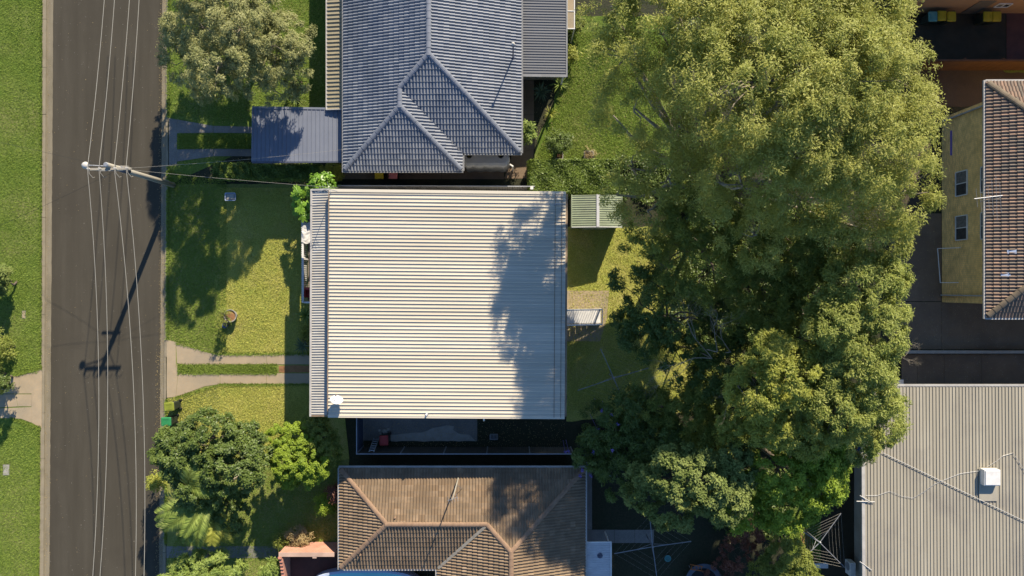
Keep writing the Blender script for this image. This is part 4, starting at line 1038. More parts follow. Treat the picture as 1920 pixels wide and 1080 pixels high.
for xx in (880, 939):
    c = P(xx, 292, tz); MB().lathe((c.x, c.y, tz - .02), [(.16, 0), (.16, .04), (.13, .05), (.12, .02)], 14).build('inlet', 'rubber', tank)
    MB().tube([(c.x, c.y + .05, tz), (c.x, c.y + .12, tz + .4), (c.x, S1 + .1, EZ - .1)], .05, 8).build('inlet_pipe', 'plastic_yellow' if xx else 'rust', tank)
MB().tube([(t1.x + .02, t1.y + .1, tz - .25), (t1.x + .2, t1.y, tz - .25), (t1.x + .22, t1.y, .05)], .05, 8).build('overflow_pipe', 'timber_white', tank)

# shed
sz = 1.95; sa = P(1072, 366, sz); sb = P(1166, 425, sz); smx = P(1121, 0, sz + .2).x
shed = thing('garden_shed', 'small pale green ribbed garden shed behind the cream house', 'shed', ((sa.x + sb.x) / 2, (sa.y + sb.y) / 2, 0))
MB().corr((sa.x, sb.y, sz), (smx, sb.y, sz + .22), (smx, sa.y, sz + .22), (sa.x, sa.y, sz), .135, .025, 'trap').build('roof_sheet', 'shed_metal', shed)
MB().corr((smx, sb.y, sz + .22), (sb.x, sb.y, sz), (sb.x, sa.y, sz), (smx, sa.y, sz + .22), .135, .025, 'trap').build('roof_sheet', 'shed_metal', shed)
MB().bar((smx, sb.y - .02, sz + .25), (smx, sa.y + .02, sz + .25), .17, .03).build('ridge_capping', 'white_metal', shed)
for (x_, nm) in ((sa.x, 'a'), (sb.x, 'b')): MB().bar((x_, sb.y - .03, sz), (x_, sa.y + .03, sz), .05, .07).build('fascia', 'shed_metal', shed)
MB().bar((sa.x, sb.y - .03, sz), (smx, sb.y - .03, sz + .22), .05, .08).build('fascia', 'white_metal', shed); MB().bar((smx, sb.y - .03, sz + .22), (sb.x, sb.y - .03, sz), .05, .08).build('fascia', 'white_metal', shed)
for a, b in (((sa.x + .06, sb.y + .06), (sb.x - .06, sb.y + .06)), ((sa.x + .06, sa.y - .06), (sb.x - .06, sa.y - .06)), ((sa.x + .06, sb.y + .06), (sa.x + .06, sa.y - .06)), ((sb.x - .06, sb.y + .06), (sb.x - .06, sa.y - .06))):
    MB().corr((a[0], a[1], 0), (a[0], a[1], sz - .02), (b[0], b[1], sz - .02), (b[0], b[1], 0), .18, .02, 'trap').build('wall_sheet', 'shed_metal', shed)
MB().box((smx - .7, sb.y + .0, .05), (smx - .02, sb.y + .03, 1.8)).build('door', 'shed_metal', shed); MB().box((smx + .02, sb.y + .0, .05), (smx + .7, sb.y + .03, 1.8)).build('door', 'shed_metal', shed)

# ------------------------------------------------------------------ brown-tiled house
BZ = 2.3; yN = P(0, 877, BZ).y; yS = P(0, 1066, BZ).y; bw = P(637, 0, BZ).x; be = P(1097, 0, BZ).x; wb = P(820, 0, BZ).x; YB = -27.0
hb = (be - wb) / 2; bx = (be + wb) / 2; ha = (yN - yS) / 2; ya = (yN + yS) / 2
brown = thing('tiled_house', 'house with brown tiled hip roof at the bottom', 'house', (bx - 3, -18, 0)); ZB = lambda d_: BZ + T * d_
MB().prism([(bw + .5, yN - .5), (be - .5, yN - .5), (be - .5, YB + .5), (wb + .5, YB + .5), (wb + .5, yS + .5), (bw + .5, yS + .5)], 0, BZ - .1).build('wall', 'brick_red', brown)
MB().prism([(bw + .03, yN - .03), (be - .03, yN - .03), (be - .03, YB + .03), (wb + .03, YB + .03), (wb + .03, yS + .03), (bw + .03, yS + .03)], BZ - .16, BZ - .05).build('eave_lining', 'timber_white', brown)
# north slope: split in convex pieces left/right of the point where the ridges meet
xm = wb + ha
tile_plane(brown, (0, yN, BZ), (-1, 0, 0), (0, -1, T), [[(-bw, 0), (-xm, 0), (-xm, ha * cs_), (-(bw + ha), ha * cs_)], [(-xm, 0), (-be, 0), (-bx, hb * cs_), (-xm, ha * cs_)]], 'tile_brown', 11)
tile_plane(brown, (bw, 0, BZ), (0, -1, 0), (1, 0, T), [[(-yN, 0), (-ya, ha * cs_), (-yS, 0)]], 'tile_brown', 12)
tile_plane(brown, (0, yS, BZ), (1, 0, 0), (0, 1, T), [[(bw, 0), (wb, 0), (xm, ha * cs_), (bw + ha, ha * cs_)]], 'tile_brown', 13)
tile_plane(brown, (wb, 0, BZ), (0, -1, 0), (1, 0, T), [[(-yS, 0), (-(yN - ha), ha * cs_), (-(yN - hb), hb * cs_), (-(YB), hb * cs_), (-YB, 0)]], 'tile_brown', 14)
tile_plane(brown, (be, 0, BZ), (0, 1, 0), (-1, 0, T), [[(YB, 0), (yN, 0), (yN - hb, hb * cs_), (YB, hb * cs_)]], 'tile_brown', 15)
pA = Vector((bw + ha, ya, ZB(ha))); pM = Vector((xm, ya, ZB(ha))); pB = Vector((bx, yN - hb, ZB(hb)))
ridge_caps(brown, pA + Vector((-.1, 0, 0)), pM, 'ridge_brown', 11); ridge_caps(brown, pM, pB, 'ridge_brown', 12)
ridge_caps(brown, (bw + .08, yN - .08, BZ + .03), pA, 'ridge_brown', 13); ridge_caps(brown, (bw + .08, yS + .08, BZ + .03), pA, 'ridge_brown', 14)
ridge_caps(brown, (be - .08, yN - .08, BZ + .03), pB, 'ridge_brown', 15); ridge_caps(brown, (bx, YB, ZB(hb)), pB, 'ridge_brown', 16)
MB().bar((wb + .05, yS + .05, BZ + .1), (xm - .12, ya - .12, ZB(ha) + .06), .17, .03).build('valley', 'valley_pale', brown)
gutter(brown, [(bw - .06, yN + .06, BZ + e), (be + .06, yN + .06, BZ + e)], 'gutter_white'); gutter(brown, [(bw - .06, yN, BZ + e), (bw - .06, yS - .06, BZ + e)], 'gutter_white')
gutter(brown, [(bw, yS - .06, BZ + e), (wb - .06, yS - .06, BZ + e)], 'gutter_white'); gutter(brown, [(wb - .06, yS - .12, BZ + e), (wb - .06, YB, BZ + e)], 'gutter_white'); gutter(brown, [(be + .06, yN, BZ + e), (be + .06, YB, BZ + e)], 'gutter_white')
for xx in (bw + 2, bw + 5, bw + 9.5): window(brown, (xx, yN - .46, 1.6), (-1, 0, 0), (0, 0, 1), 1.2, 1.1)
for c, r in ((P(741, 970, 3.25), .06), (P(676, 1040, 2.75), .05)):
    MB().lathe((c.x, c.y, c.z), [(r, 0), (r, .12), (r * .6, .16)], 10).build('vent', 'ridge_brown', brown)
ab = P(859, 897, 2.6); an = thing('tv_antenna', 'slender antenna mast on the brown tiled roof', 'antenna', (ab.x, ab.y, 2.6))
MB().tube([(ab.x, ab.y, 2.45), (ab.x + .02, ab.y, 6.6)], [.045, .03], 7).build('mast', 'pole_timber', an)
MB().tube([(ab.x - .25, ab.y - .1, 6.5), (ab.x + .3, ab.y + .1, 6.5)], .012, 5).build('boom', 'galv', an)
for k_ in range(4):
    c = Vector((ab.x - .2 + k_ * .15, ab.y - .08 + k_ * .055, 6.5)); MB().tube([c + Vector((-.05, .2, 0)), c - Vector((-.05, .2, 0))], .008, 4).build('element', 'galv', an)
MB().tube([(ab.x + .25, ab.y - .55, ZB(1.2)), (ab.x, ab.y, 3.9)], .012, 4).build('stay', 'galv', an)
# small awning
az = 2.1; aw0 = P(1097, 1018, az); aw1 = P(1145, 1078, az)
awn = thing('awning', 'small white-blue corrugated awning roof beside the brown house', 'awning', ((aw0.x + aw1.x) / 2, (aw0.y + aw1.y) / 2, 0))
MB().corr((aw0.x, aw1.y - .8, az), (aw1.x, aw1.y - .8, az - .08), (aw1.x, aw0.y, az - .08), (aw0.x, aw0.y, az), .14, .03, 'sine').build('roof_sheet', 'white_metal', awn, smooth=True)
MB().bar((aw0.x - .03, aw0.y + .03, az), (aw1.x + .05, aw0.y + .03, az - .07), .08, .09).build('fascia', 'timber_white', awn); MB().bar((aw1.x + .03, aw0.y, az - .07), (aw1.x + .03, aw1.y - .8, az - .07), .08, .09).build('gutter', 'timber_white', awn)
for yy in (aw0.y - .1, aw1.y - .6): MB().box((aw1.x - .1, yy - .04, 0), (aw1.x - .02, yy + .04, az - .1)).build('post', 'timber_white', awn)
fl = P(1125, 1042, az); MB().lathe((fl.x, fl.y, az - .03), [(.17, 0), (.16, .05), (.07, .10), (.06, .2)], 14).build('flue', 'steel_blue', awn)

# red brick porch at the brown house
porch = thing('brick_porch', 'salmon brick porch wall at the left of the brown house', 'wall', (P(577, 1050).x, P(577, 1050).y, 0))
y_t = P(0, 1039, 1.9); pz = 1.75
xl = P(524, 0, pz).x; xr = P(627, 0, pz).x; yn = P(0, 1036, pz).y
MB().box((xl, yn - .2, 0), (xr, yn, pz)).build('wall', 'brick_red', porch)
MB().box((xl - .03, yn - .23, pz), (xr + .02, yn + .03, pz + .06)).build('coping', 'brick_red', porch)
MB().box((xl - .06, yn - .36, 0), (xl + .16, yn - .235, pz + .1)).build('pier', 'brick_red', porch); xp_ = P(590, 0, pz).x
MB().box((xp_ - .12, yn - .33, 0), (xp_ + .12, yn - .205, pz + .05)).build('pier', 'brick_red', porch)
for i in range(12):
    z1_ = pz - .08 * i if i < 8 else pz - .64; MB().box((xl, yn - .37 - .24 * (i + 1), 0), (xl + .2, yn - .37 - .24 * i - .003, z1_)).build('step_course', 'brick_red', porch)
MB().box((xl + .205, yn - 5, 0), (bw + .45, yn - .205, .35)).build('floor', 'terracotta', porch)
# pool
pc = P(685, 1112, 1.0); pool = thing('pool', 'teal above-ground pool with grey-blue rim below the brown roof edge', 'pool', (pc.x, pc.y, 0))
def oval(a, b, z, n=48):
    out = []
    for k_ in range(n):
        t = 2 * math.pi * k_ / n; c, s_ = math.cos(t), math.sin(t); out.append((pc.x + a * math.copysign(abs(c) ** .62, c), pc.y + b * math.copysign(abs(s_) ** .85, s_), z))
    return out
PA, PB_ = 3.55, 1.40
MB().loft([oval(PA - .02, PB_ - .02, .36), oval(PA, PB_, .7), oval(PA, PB_, 1.0), oval(PA - .02, PB_ - .02, 1.03), oval(PA - .30, PB_ - .14, 1.03), oval(PA - .32, PB_ - .16, .95)]).build('rim', 'pool_rim', pool)
MB().add(oval(PA - .31, PB_ - .15, .985), [tuple(range(48))]).build('water', 'pool_water', pool)

# ------------------------------------------------------------------ yellow brick flats on the right
FZ = 4.8; fx = P(1848, 0, FZ).x; fy1 = P(0, 153, FZ).y; fy0 = P(0, 595, FZ).y; hf = (fy1 - fy0) / 2; FT = .42; cf = math.sqrt(1 + FT * FT); FX = 42.0
flats = thing('brick_flats', 'yellow brick block of flats with mixed orange-brown tiled roof at the right', 'building', (fx + 4, (fy0 + fy1) / 2, 0))
wx = P(1766, 0).x; wy1 = P(0, 192, 3.6).y; wy0 = P(0, 568, 2.0).y
MB().box((wx, wy0, 0), (FX, wy1, FZ - .12)).build('wall', 'brick_yellow', flats)
MB().box((fx + .02, fy0 + .02, FZ - .12), (FX, fy1 - .02, FZ - .04)).build('eave_lining', 'timber_white', flats)
tile_plane(flats, (fx, 0, FZ), (0, -1, 0), (1, 0, FT), [[(-fy1, 0), (-(fy1 - hf), hf * cf), (-fy0, 0)]], 'tile_mixed', 21, ru=.185, cv=.36, hgt=.06, per=1)
tile_plane(flats, (0, fy0, FZ), (1, 0, 0), (0, 1, FT), [[(fx, 0), (FX, 0), (FX, hf * cf), (fx + hf, hf * cf)]], 'tile_mixed', 22, ru=.185, cv=.36, hgt=.06, per=1)
tile_plane(flats, (0, fy1, FZ), (-1, 0, 0), (0, -1, FT), [[(-fx, 0), (-(fx + hf), hf * cf), (-FX, hf * cf), (-FX, 0)]], 'tile_mixed', 23, ru=.185, cv=.36, hgt=.06, per=1)
ap = Vector((fx + hf, (fy0 + fy1) / 2, FZ + FT * hf))
ridge_caps(flats, (fx + .1, fy0 + .1, FZ + .04), ap, 'ridge_mixed', 21, r=.17); ridge_caps(flats, (fx + .1, fy1 - .1, FZ + .04), ap, 'ridge_mixed', 22, r=.17); ridge_caps(flats, ap, (FX, ap.y, ap.z), 'ridge_mixed', 23, r=.17)
gutter(flats, [(fx - .06, fy1 + .08, FZ - .03), (fx - .06, fy0 - .08, FZ - .03)], 'gutter_white', .12); gutter(flats, [(fx, fy0 - .06, FZ - .03), (FX, fy0 - .06, FZ - .03)], 'gutter_white', .12); gutter(flats, [(fx, fy1 + .06, FZ - .03), (FX, fy1 + .06, FZ - .03)], 'gutter_white', .12)
def wallz(px, ): # height on the west wall of the flats at which a photo column lies
    return H * (1 - wx * S / (px - 960))
def wally(py, z): return P(0, py, z).y
zw = [wallz(1790), wallz(1811)]; zm = sum(zw) / 2; hW = zw[1] - zw[0]
for (ya_, yb_) in ((322, 367), (405, 450)):
    y1_, y0_ = wally(ya_, zm), wally(yb_, zm); window(flats, (wx - .03, (y0_ + y1_) / 2, zm + .15), (0, -1, 0), (0, 0, 1), y1_ - y0_, hW)
    MB().box((wx - .10, y0_ - .03, zw[0] - .05), (wx - .0, y1_ + .03, zw[0] + .02)).build('sill', 'brick_yellow', flats)
zu = wallz(1847) + .02
for (ya_, yb_) in ((312, 360), (398, 448)):
    y1_, y0_ = wally(ya_, 3.9), wally(yb_, 3.9); window(flats, (wx - .03, (y0_ + y1_) / 2, 4.0), (0, -1, 0), (0, 0, 1), y1_ - y0_, .8)
for py, px0, px1 in ((554, 1762, 1846), (212, 1788, 1846)):
    z1_ = 4.4; yy = P(0, py, 2.2).y; MB().box((wx - .12, yy - .04, .05), (wx - .03, yy + .04, z1_)).build('downpipe', 'gutter_white', flats)
sk1 = P(1907, 471, 5.7); sk2 = P(1893, 515, 5.5)
for sk in (sk1, sk2):
    zz = FZ + FT * (sk.x - fx) + .06; MB().add([(sk.x - .2, sk.y - .12, zz - .08), (sk.x + .2, sk.y - .12, zz + .09), (sk.x + .2, sk.y + .12, zz + .09), (sk.x - .2, sk.y + .12, zz - .08), (sk.x - .2, sk.y - .12, zz - .12), (sk.x + .2, sk.y - .12, zz + .05), (sk.x + .2, sk.y + .12, zz + .05), (sk.x - .2, sk.y + .12, zz - .12)],
        [(0, 1, 2, 3), (7, 6, 5, 4), (0, 4, 5, 1), (1, 5, 6, 2), (2, 6, 7, 3), (3, 7, 4, 0)]).build('glass_tile', 'pool_rim', flats)
# wall-mounted clothes rail
zr = 2.3; cr1 = Vector((wx, P(0, 465, 1.5).y, zr - .7)); cr2 = Vector((wx, P(0, 531, 1.5).y, zr - .7))
rail = thing('wall_rail', 'thin white bracket rail on the yellow brick wall', 'rail', (wx - .3, (cr1.y + cr2.y) / 2, 0))
o1 = Vector((P(1758, 465, .9).x, P(0, 466, .9).y, .9)); o2 = Vector((P(1763, 530, .9).x, P(0, 530, .9).y, .9)); o1.x -= .0
for a, b in ((o1, o1 + Vector((wx - o1.x + .02, 0, .9))), (o2, o2 + Vector((wx - o2.x + .02, 0, .7)))): MB().tube([a, b], .022, 6).build('bracket', 'timber_white', rail)
MB().tube([o1, o2], .025, 6).build('bar', 'timber_white', rail)
# flats antenna
fa = P(1853, 371, 6.4); fan = thing('tv_antenna', 'white television antenna above the gutter of the yellow brick flats', 'antenna', (fa.x + .6, fa.y, FZ))
MB().tube([(fa.x + .55, fa.y, FZ + .2), (fa.x + .55, fa.y, 6.5)], .02, 6).build('mast', 'alu', fan)
MB().tube([(fa.x - .75, fa.y - .05, 6.4), (fa.x + .75, fa.y + .12, 6.4)], .022, 5).build('boom', 'alu', fan)
for k_ in range(7):
    t = -.62 + k_ * .21; L = .5 + .22 * (k_ % 3) + .05 * k_; MB().tube([(fa.x + t - .04, fa.y + L, 6.41), (fa.x + t + .04, fa.y - L, 6.41)], .010, 4).build('element', 'alu', fan)

# dividing wall between the two driveways
dw = thing('driveway_wall', 'low pale dividing wall between the two dark driveways', 'wall', (P(1800, 658).x, P(1800, 658).y, 0))
y_ = P(0, 660, .6).y
MB().box((P(1690, 0, .6).x, y_ - .06, 0), (40, y_ + .06, .6)).build('wall', 'wall_cream', dw); MB().box((P(1688, 0, .6).x, y_ - .09, .6), (40, y_ + .09, .66)).build('coping', 'stone_pale', dw)

# ------------------------------------------------------------------ beige ribbed-roof house (lower right)
GZ = 3.0; gx = P(1620, 0, GZ).x; gy = P(0, 724, GZ).y; GX, GY = 44.0, -32.0
bei = thing('metal_roofed_house', 'house with broad beige ribbed metal roof at the lower right', 'house', (gx + 8, gy - 8, 0))
MB().corr((gx, GY, GZ + .3), (gx, gy, GZ), (GX, gy, GZ), (GX, GY, GZ + .3), .192, .042, 'clip').build('roof_sheet', 'beige_metal', bei)
MB().box((P(1600, 0).x + .05, GY, 0), (GX, gy - .45, GZ - .2)).build('wall', 'wall_cream', bei)
MB().box((gx + .03, GY, GZ - .2), (GX, gy - .03, GZ - .03)).build('eave_lining', 'timber_white', bei)
MB().bar((gx - .08, gy + .05, GZ - .02), (gx - .08, GY, GZ + .26), .18, .11).build('gutter', 'gutter_white', bei); MB().bar((gx - .1, gy + .05, GZ - .03), (GX, gy + .05, GZ - .03), .12, .12).build('gutter', 'gutter_white', bei)
for yy in (-11, -15): window(bei, (P(1600, 0).x + .02, yy, 1.5), (0, -1, 0), (0, 0, 1), 1.3, 1.0)
roofz = lambda y: GZ + .3 * (gy - y) / (gy - GY) + .04
co = thing('evaporative_cooler', 'white square cooler box on the beige ribbed roof', 'cooler', P(1861, 897, GZ + .1)); c0 = P(1861, 896, 3.5); c1 = P(1861, 922, 3.2)
MB().box((c0.x - .47, c0.y - .46, roofz(c0.y) + .02), (c0.x + .47, c0.y + .46, 3.5)).build('cabinet', 'timber_white', co, bevel=.04)
MB().box((c0.x - .42, c0.y - .41, 3.502), (c0.x + .42, c0.y + .41, 3.54)).build('lid', 'timber_white', co, bevel=.02)
tr = MB(); y0_ = P(0, 940, 3.2).y
tr.box((c0.x - .52, y0_, roofz(y0_) + .01), (c0.x + .52, c0.y + .5, roofz(y0_) + .035)); tr.build('flashing_tray', 'beige_metal', co)
pts = [(1655, 849), (1920, 977), (1985, 1009)]
mb = MB(); mb.tube([P(x, y, roofz(P(0, y, 3.1).y) + .03) for x, y in pts], .022, 6); tag(mb.build('conduit', 'ceramic'), 'straight white conduit lying diagonally across the beige roof', 'pipe')
import itertools
cab = [(1624, 929), (1645, 929), (1668, 921), (1690, 930), (1712, 934), (1733, 922), (1752, 908), (1775, 898), (1800, 888), (1842, 882)]
tag(MB().tube([P(x, y, roofz(P(0, y, 3.1).y) + .015) for x, y in cab], .009, 5).build('roof_cable', 'galv'), 'thin grey cable wandering across the beige roof to the cooler', 'cable')
cab = [(1850, 876), (1868, 865), (1880, 855), (1893, 851), (1899, 849), (1908, 862), (1922, 885), (1940, 915)]
tag(MB().tube([P(x, y, roofz(P(0, y, 3.1).y) + .02) for x, y in cab], .012, 5).build('roof_cable', 'ceramic'), 'pale cable looping right of the cooler on the beige roof', 'cable')
for (x, y), (x_, y__), lab in (((1606, 940), (1640, 941), 'white bracket pipe jutting over the left gutter of the beige roof'), ((1612, 1053), (1634, 1069), 'short pale rod at the lower left gutter of the beige roof'), ((1612, 929), (1632, 941), 'short pale rod crossing the white bracket at the beige roof gutter')):
    tag(MB().tube([P(x, y, GZ + .12), P(x_, y__, GZ + .18)], .03, 6).build('bracket_pipe', 'ceramic'), lab, 'pipe')
wp_ = P(1688, 717, .9); tag(MB().box((wp_.x - .3, wp_.y - .16, 0), (wp_.x + .18, wp_.y + .14, .85)).box((wp_.x - .33, wp_.y - .19, .851), (wp_.x + .21, wp_.y + .17, .9)).build('meter_box', 'timber_white', bevel=.01), 'white box at the upper left corner of the beige roofed house', 'box')
# air conditioner
ac = P(1600, 1068, .7); aco = thing('air_conditioner', 'white outdoor air conditioner by the wall of the beige roofed house', 'air conditioner', (ac.x, ac.y, 0))
MB().box((ac.x - .2, ac.y - .42, .08), (ac.x + .14, ac.y + .42, .72)).build('cabinet', 'timber_white', aco, bevel=.02)
MB().lathe((0, 0, 0), [(.24, 0), (.26, .01), (.24, .02), (.05, .012)], 18).build('fan_grille', 'galv', aco, local=True)
g_ = aco.children[-1] if aco.children else None
for ch in aco.children:
    if ch.name.startswith('fan_grille'): ch.rotation_euler = (0, -math.pi / 2, 0); ch.location = (-.201, .1, .4)
for s in (-1, 1): MB().box((ac.x - .18, ac.y + s * .3 - .03, 0), (ac.x + .12, ac.y + s * .3 + .03, .08)).build('foot', 'rubber', aco)

# ------------------------------------------------------------------ rendered building, yard and fence (top right)
ry = P(0, 25, 0).y; rx0 = P(1690, 0).x
ren = thing('rendered_building', 'brown rendered building at the top right corner', 'building', (rx0 + 5, ry + 4, 0))
MB().box((rx0, ry, 0), (40, ry + 9, 4.6)).build('wall', 'wall_render', ren)
MB().box((rx0 - .3, ry - .25, 4.6), (40, ry + 9.2, 4.8)).build('roof', 'tile_brown', ren)
zd = .6
MB().box((P(1820, 0, 1).x, ry - .04, .05), (P(1862, 0, 1).x - .4, ry - .003, 1.9)).build('door', 'fence_dark', ren)
window(ren, (P(1880, 0, 1.2).x, ry - .02, 1.25), (1, 0, 0), (0, 0, 1), .8, .5)
fyB = P(0, 131, 0).y; fx0 = P(1722, 0, 1).x
rfn = thing('paling_fence', 'red-brown timber slat fence below the row of bins at the top right', 'fence', ((fx0 + 34) / 2, fyB, 0))
pal = MB().box((-.06, -.012, .05), (.06, .012, 1.74)).build('paling', 'timber_red', rfn, local=True); pal.location = Vector((fx0, fyB - .04, 0)) - rfn.location
NP = int((34 - fx0) / .14)
copies('paling', pal.data, rfn, [Matrix.Translation((fx0 + .14 * i, fyB - .04 + R.uniform(-.005, .005), R.uniform(-.015, .015))) for i in range(1, NP)])
MB().box((fx0 - .1, fyB - .02, 1.72), (34, fyB + .06, 1.79)).build('top_rail', 'timber_red', rfn); MB().box((fx0 - .1, fyB - .02, .3), (34, fyB + .02, .38)).build('rail', 'timber_red', rfn)
for i in range(4): MB().box((fx0 + i * 2.3, fyB + .065, 0), (fx0 + i * 2.3 + .09, fyB + .15, 1.8)).build('post', 'timber_red', rfn)
ye = P(1885, 60, 0); sheet('yard_paving', [(1700, 25), (1885, 25), (1885, 130), (1722, 130)], .016, 'yard_dark')
sheet('yard_paving', [(1887, 25), (2100, 25), (2100, 130), (1887, 130)], .016, 'terracotta')
for (x, lid, lab, bo_) in ((1750, 'plastic_teal', 'teal-lidded wheelie bin at the left end of the top right row', 'plastic_dark'), (1767, 'plastic_yellow', 'yellow-lidded wheelie bin next to the teal bin', 'plastic_dark'), (1785, 'plastic_yellow', 'yellow-lidded wheelie bin third from left in the top right row', 'plastic_dark'),
                     (1853, 'plastic_yellow', 'left one of the separate pair of yellow-lidded bins at the top right', 'plastic_dark'), (1870, 'plastic_yellow', 'right one of the separate pair of yellow-lidded bins at the top right', 'plastic_dark')):
    wheelie_bin(lab, x, 30 if x != 1767 else 28.5, lid, bo_, R.uniform(-.04, .04))
# ------------------------------------------------------------------ fences, bins and small things
ribbed_fence('metal_fence', 'light grey ribbed metal fence between the blue-tiled and cream houses', P(598, 355.5), P(1000, 357), 1.7, 'fence_grey', 'fence_cap')
ribbed_fence('metal_fence', 'blue ribbed side fence with pale top rail left of the concrete pad', P(681, 770), P(681, 836), 1.8, 'fence_blue', 'fence_cap', .12)
ribbed_fence('metal_fence', 'dark ribbed fence between the cream and brown houses', P(681, 838), P(1070, 838), 1.8, 'fence_dark', 'fence_cap', .12)
wheelie_bin('lime-lidded wheelie bin on the kerb, upper of the two', 316.5, 763, 'plastic_lime', 'plastic_dark', -1.5)
wheelie_bin('green-lidded wheelie bin on the kerb beside the round dark tree', 311, 791, 'plastic_green', 'plastic_dark', -1.55)
wheelie_bin('yellow-lidded wheelie bin under the eave of the blue-tiled house', 710.5, 325.5, 'plastic_yellow', 'plastic_dark', .03)
wheelie_bin('pink-lidded wheelie bin under the eave of the blue-tiled house', 737, 325.5, 'plastic_pink', 'plastic_dark', -.02)
wheelie_bin('red-lidded wheelie bin on the concrete pad beside the ladder', 719.5, 826, 'plastic_red', 'plastic_dark', .03)
# ladder
lb = P(706, 821); lt = P(696.5, 847, 1.95); lad = thing('ladder', 'aluminium ladder leaning on the fence beside the red-lidded bin', 'ladder', lb)
sd = Vector((.17, 0, 0))
for s in (-1, 1): MB().bar(lb + sd * s, lt + sd * s * .85, .05, .03).build('rail', 'alu', lad)
for i in range(6): p = lb.lerp(lt, .1 + .16 * i); MB().bar(p - sd * .95, p + sd * .95, .045, .025).build('rung', 'alu', lad)
# open dark crate
cr = P(926, 818); crt = thing('crate', 'small dark slatted crate on the shaded ground below the cream roof', 'crate', cr)
for s in (-1, 1):
    MB().box((cr.x - .24, cr.y + s * .15 - .012, 0), (cr.x + .24, cr.y + s * .15 + .012, .28)).build('side', 'tank_grey', crt); MB().box((cr.x + s * .24 - .012, cr.y - .137, 0), (cr.x + s * .24 + .012, cr.y + .137, .28)).build('end', 'tank_grey', crt)
for i in range(5): MB().box((cr.x - .22 + .09 * i, cr.y - .137, .27), (cr.x - .19 + .09 * i, cr.y + .137, .29)).build('slat', 'tank_grey', crt)
for i, (x, y, s) in enumerate(((721, 809, .16), (715, 812, .11), (728, 805, .1), (712, 807, .09))):
    p = P(x, y); bmx = bmesh.new(); bmesh.ops.create_icosphere(bmx, subdivisions=2, radius=s)
    rr = random.Random(i)
    for v in bmx.verts: v.co = Vector((v.co.x * 1.2, v.co.y, v.co.z * .7)) * rr.uniform(.85, 1.1)
    me = bpy.data.meshes.new('rock'); bmx.to_mesh(me); bmx.free(); me.materials.append(M['stone_pale']); o = bpy.data.objects.new('rock', me); COL.objects.link(o); o.location = (p.x, p.y, s * .45)
    tag(o, ['largest of the pale rocks above the red-lidded bin', 'pale rock closest to the red-lidded bin', 'small pale rock at the right of the rock heap above the red-lidded bin', 'small pale rock at the left of the rock heap above the red-lidded bin'][i], 'rock', 'rocks on the concrete pad')
# tub and potted plant on the front lawn
tb = P(432, 369, .3); tub = thing('plastic_tub', 'pale blue-grey plastic tub in the shade on the front lawn', 'tub', (tb.x, tb.y, 0))
MB().loft([[(x, y, z) for x, y in rounded(tb.x, tb.y, w_, d_, .06)] for (w_, d_, z) in ((.5, .36, 0), (.62, .46, .32), (.66, .5, .32), (.66, .5, .35), (.6, .44, .35), (.55, .40, .2))]).build('body', 'pool_rim', tub)
MB().box((tb.x - .25, tb.y - .17, .1), (tb.x + .25, tb.y + .17, .31)).build('contents', 'stone_pale', tub)
pp = P(431.5, 592, .5); pot = thing('plant_pot', 'round pale pot of orange soil on the front lawn', 'pot', (pp.x, pp.y, 0))
MB().lathe((pp.x, pp.y, 0), [(.26, 0), (.34, .3), (.385, .48), (.40, .52), (.35, .52), (.33, .45)], 26).build('body', 'stone_pale', pot, smooth=False)
MB().lathe((pp.x, pp.y, .40), [(.335, 0), (.33, .05), (.15, .075), (.01, .08)], 20).build('soil', 'clay_soil', pot)
shrub('potted_shrub', 'thin straggly plant growing in the round pot on the front lawn', 419, 598, 1.1, .42, 420, 'leaf_mid', 91, (.13, .04), cat='plant', lob=3, ncl=16)
pt = P(422, 610, .2); tag(MB().lathe((pt.x, pt.y, 0), [(.12, 0), (.15, .1), (.16, .24), (.13, .24), (.12, .1)], 14).build('bucket', 'plastic_blue'), 'small blue bucket beside the round pot on the front lawn', 'bucket')
# concrete planters in the blue house's back yard
for (x, y, lab) in ((1047, 291, 'square stone planter below the small dark bush in the back yard'), (1104, 290, 'square stone planter with dry stems above the clipped hedge')):
    p = P(x, y, .4); pl = thing('planter', lab, 'planter', (p.x, p.y, 0), 'square planters')
    MB().loft([[(q[0], q[1], z) for q in rounded(p.x, p.y, w_, w_ * .8, .03, 1)] for (w_, z) in ((.48, 0), (.56, .38), (.6, .38), (.6, .44), (.5, .44), (.48, .36))]).build('body', 'stone_pale', pl)
    MB().box((p.x - .22, p.y - .17, .3), (p.x + .22, p.y + .17, .37)).build('soil', 'rust', pl)
# clotheslines
clothesline('rotary clothesline with bare arms in the back yard of the cream house', (1151, 709), [(1126, 654), (1083, 732), (1173, 762), (1216, 690)], 1.9)
clothesline('rotary clothesline in the shade right of the brown house', (1224, 1025), [(1218, 968), (1152, 1038), (1232, 1086), (1296, 1015)], 1.95)
clothesline('rotary clothesline beside the beige roofed house', (1537, 1017), [(1577, 962), (1506, 997), (1505, 1048), (1584, 1064)], 1.9, 5, .006)
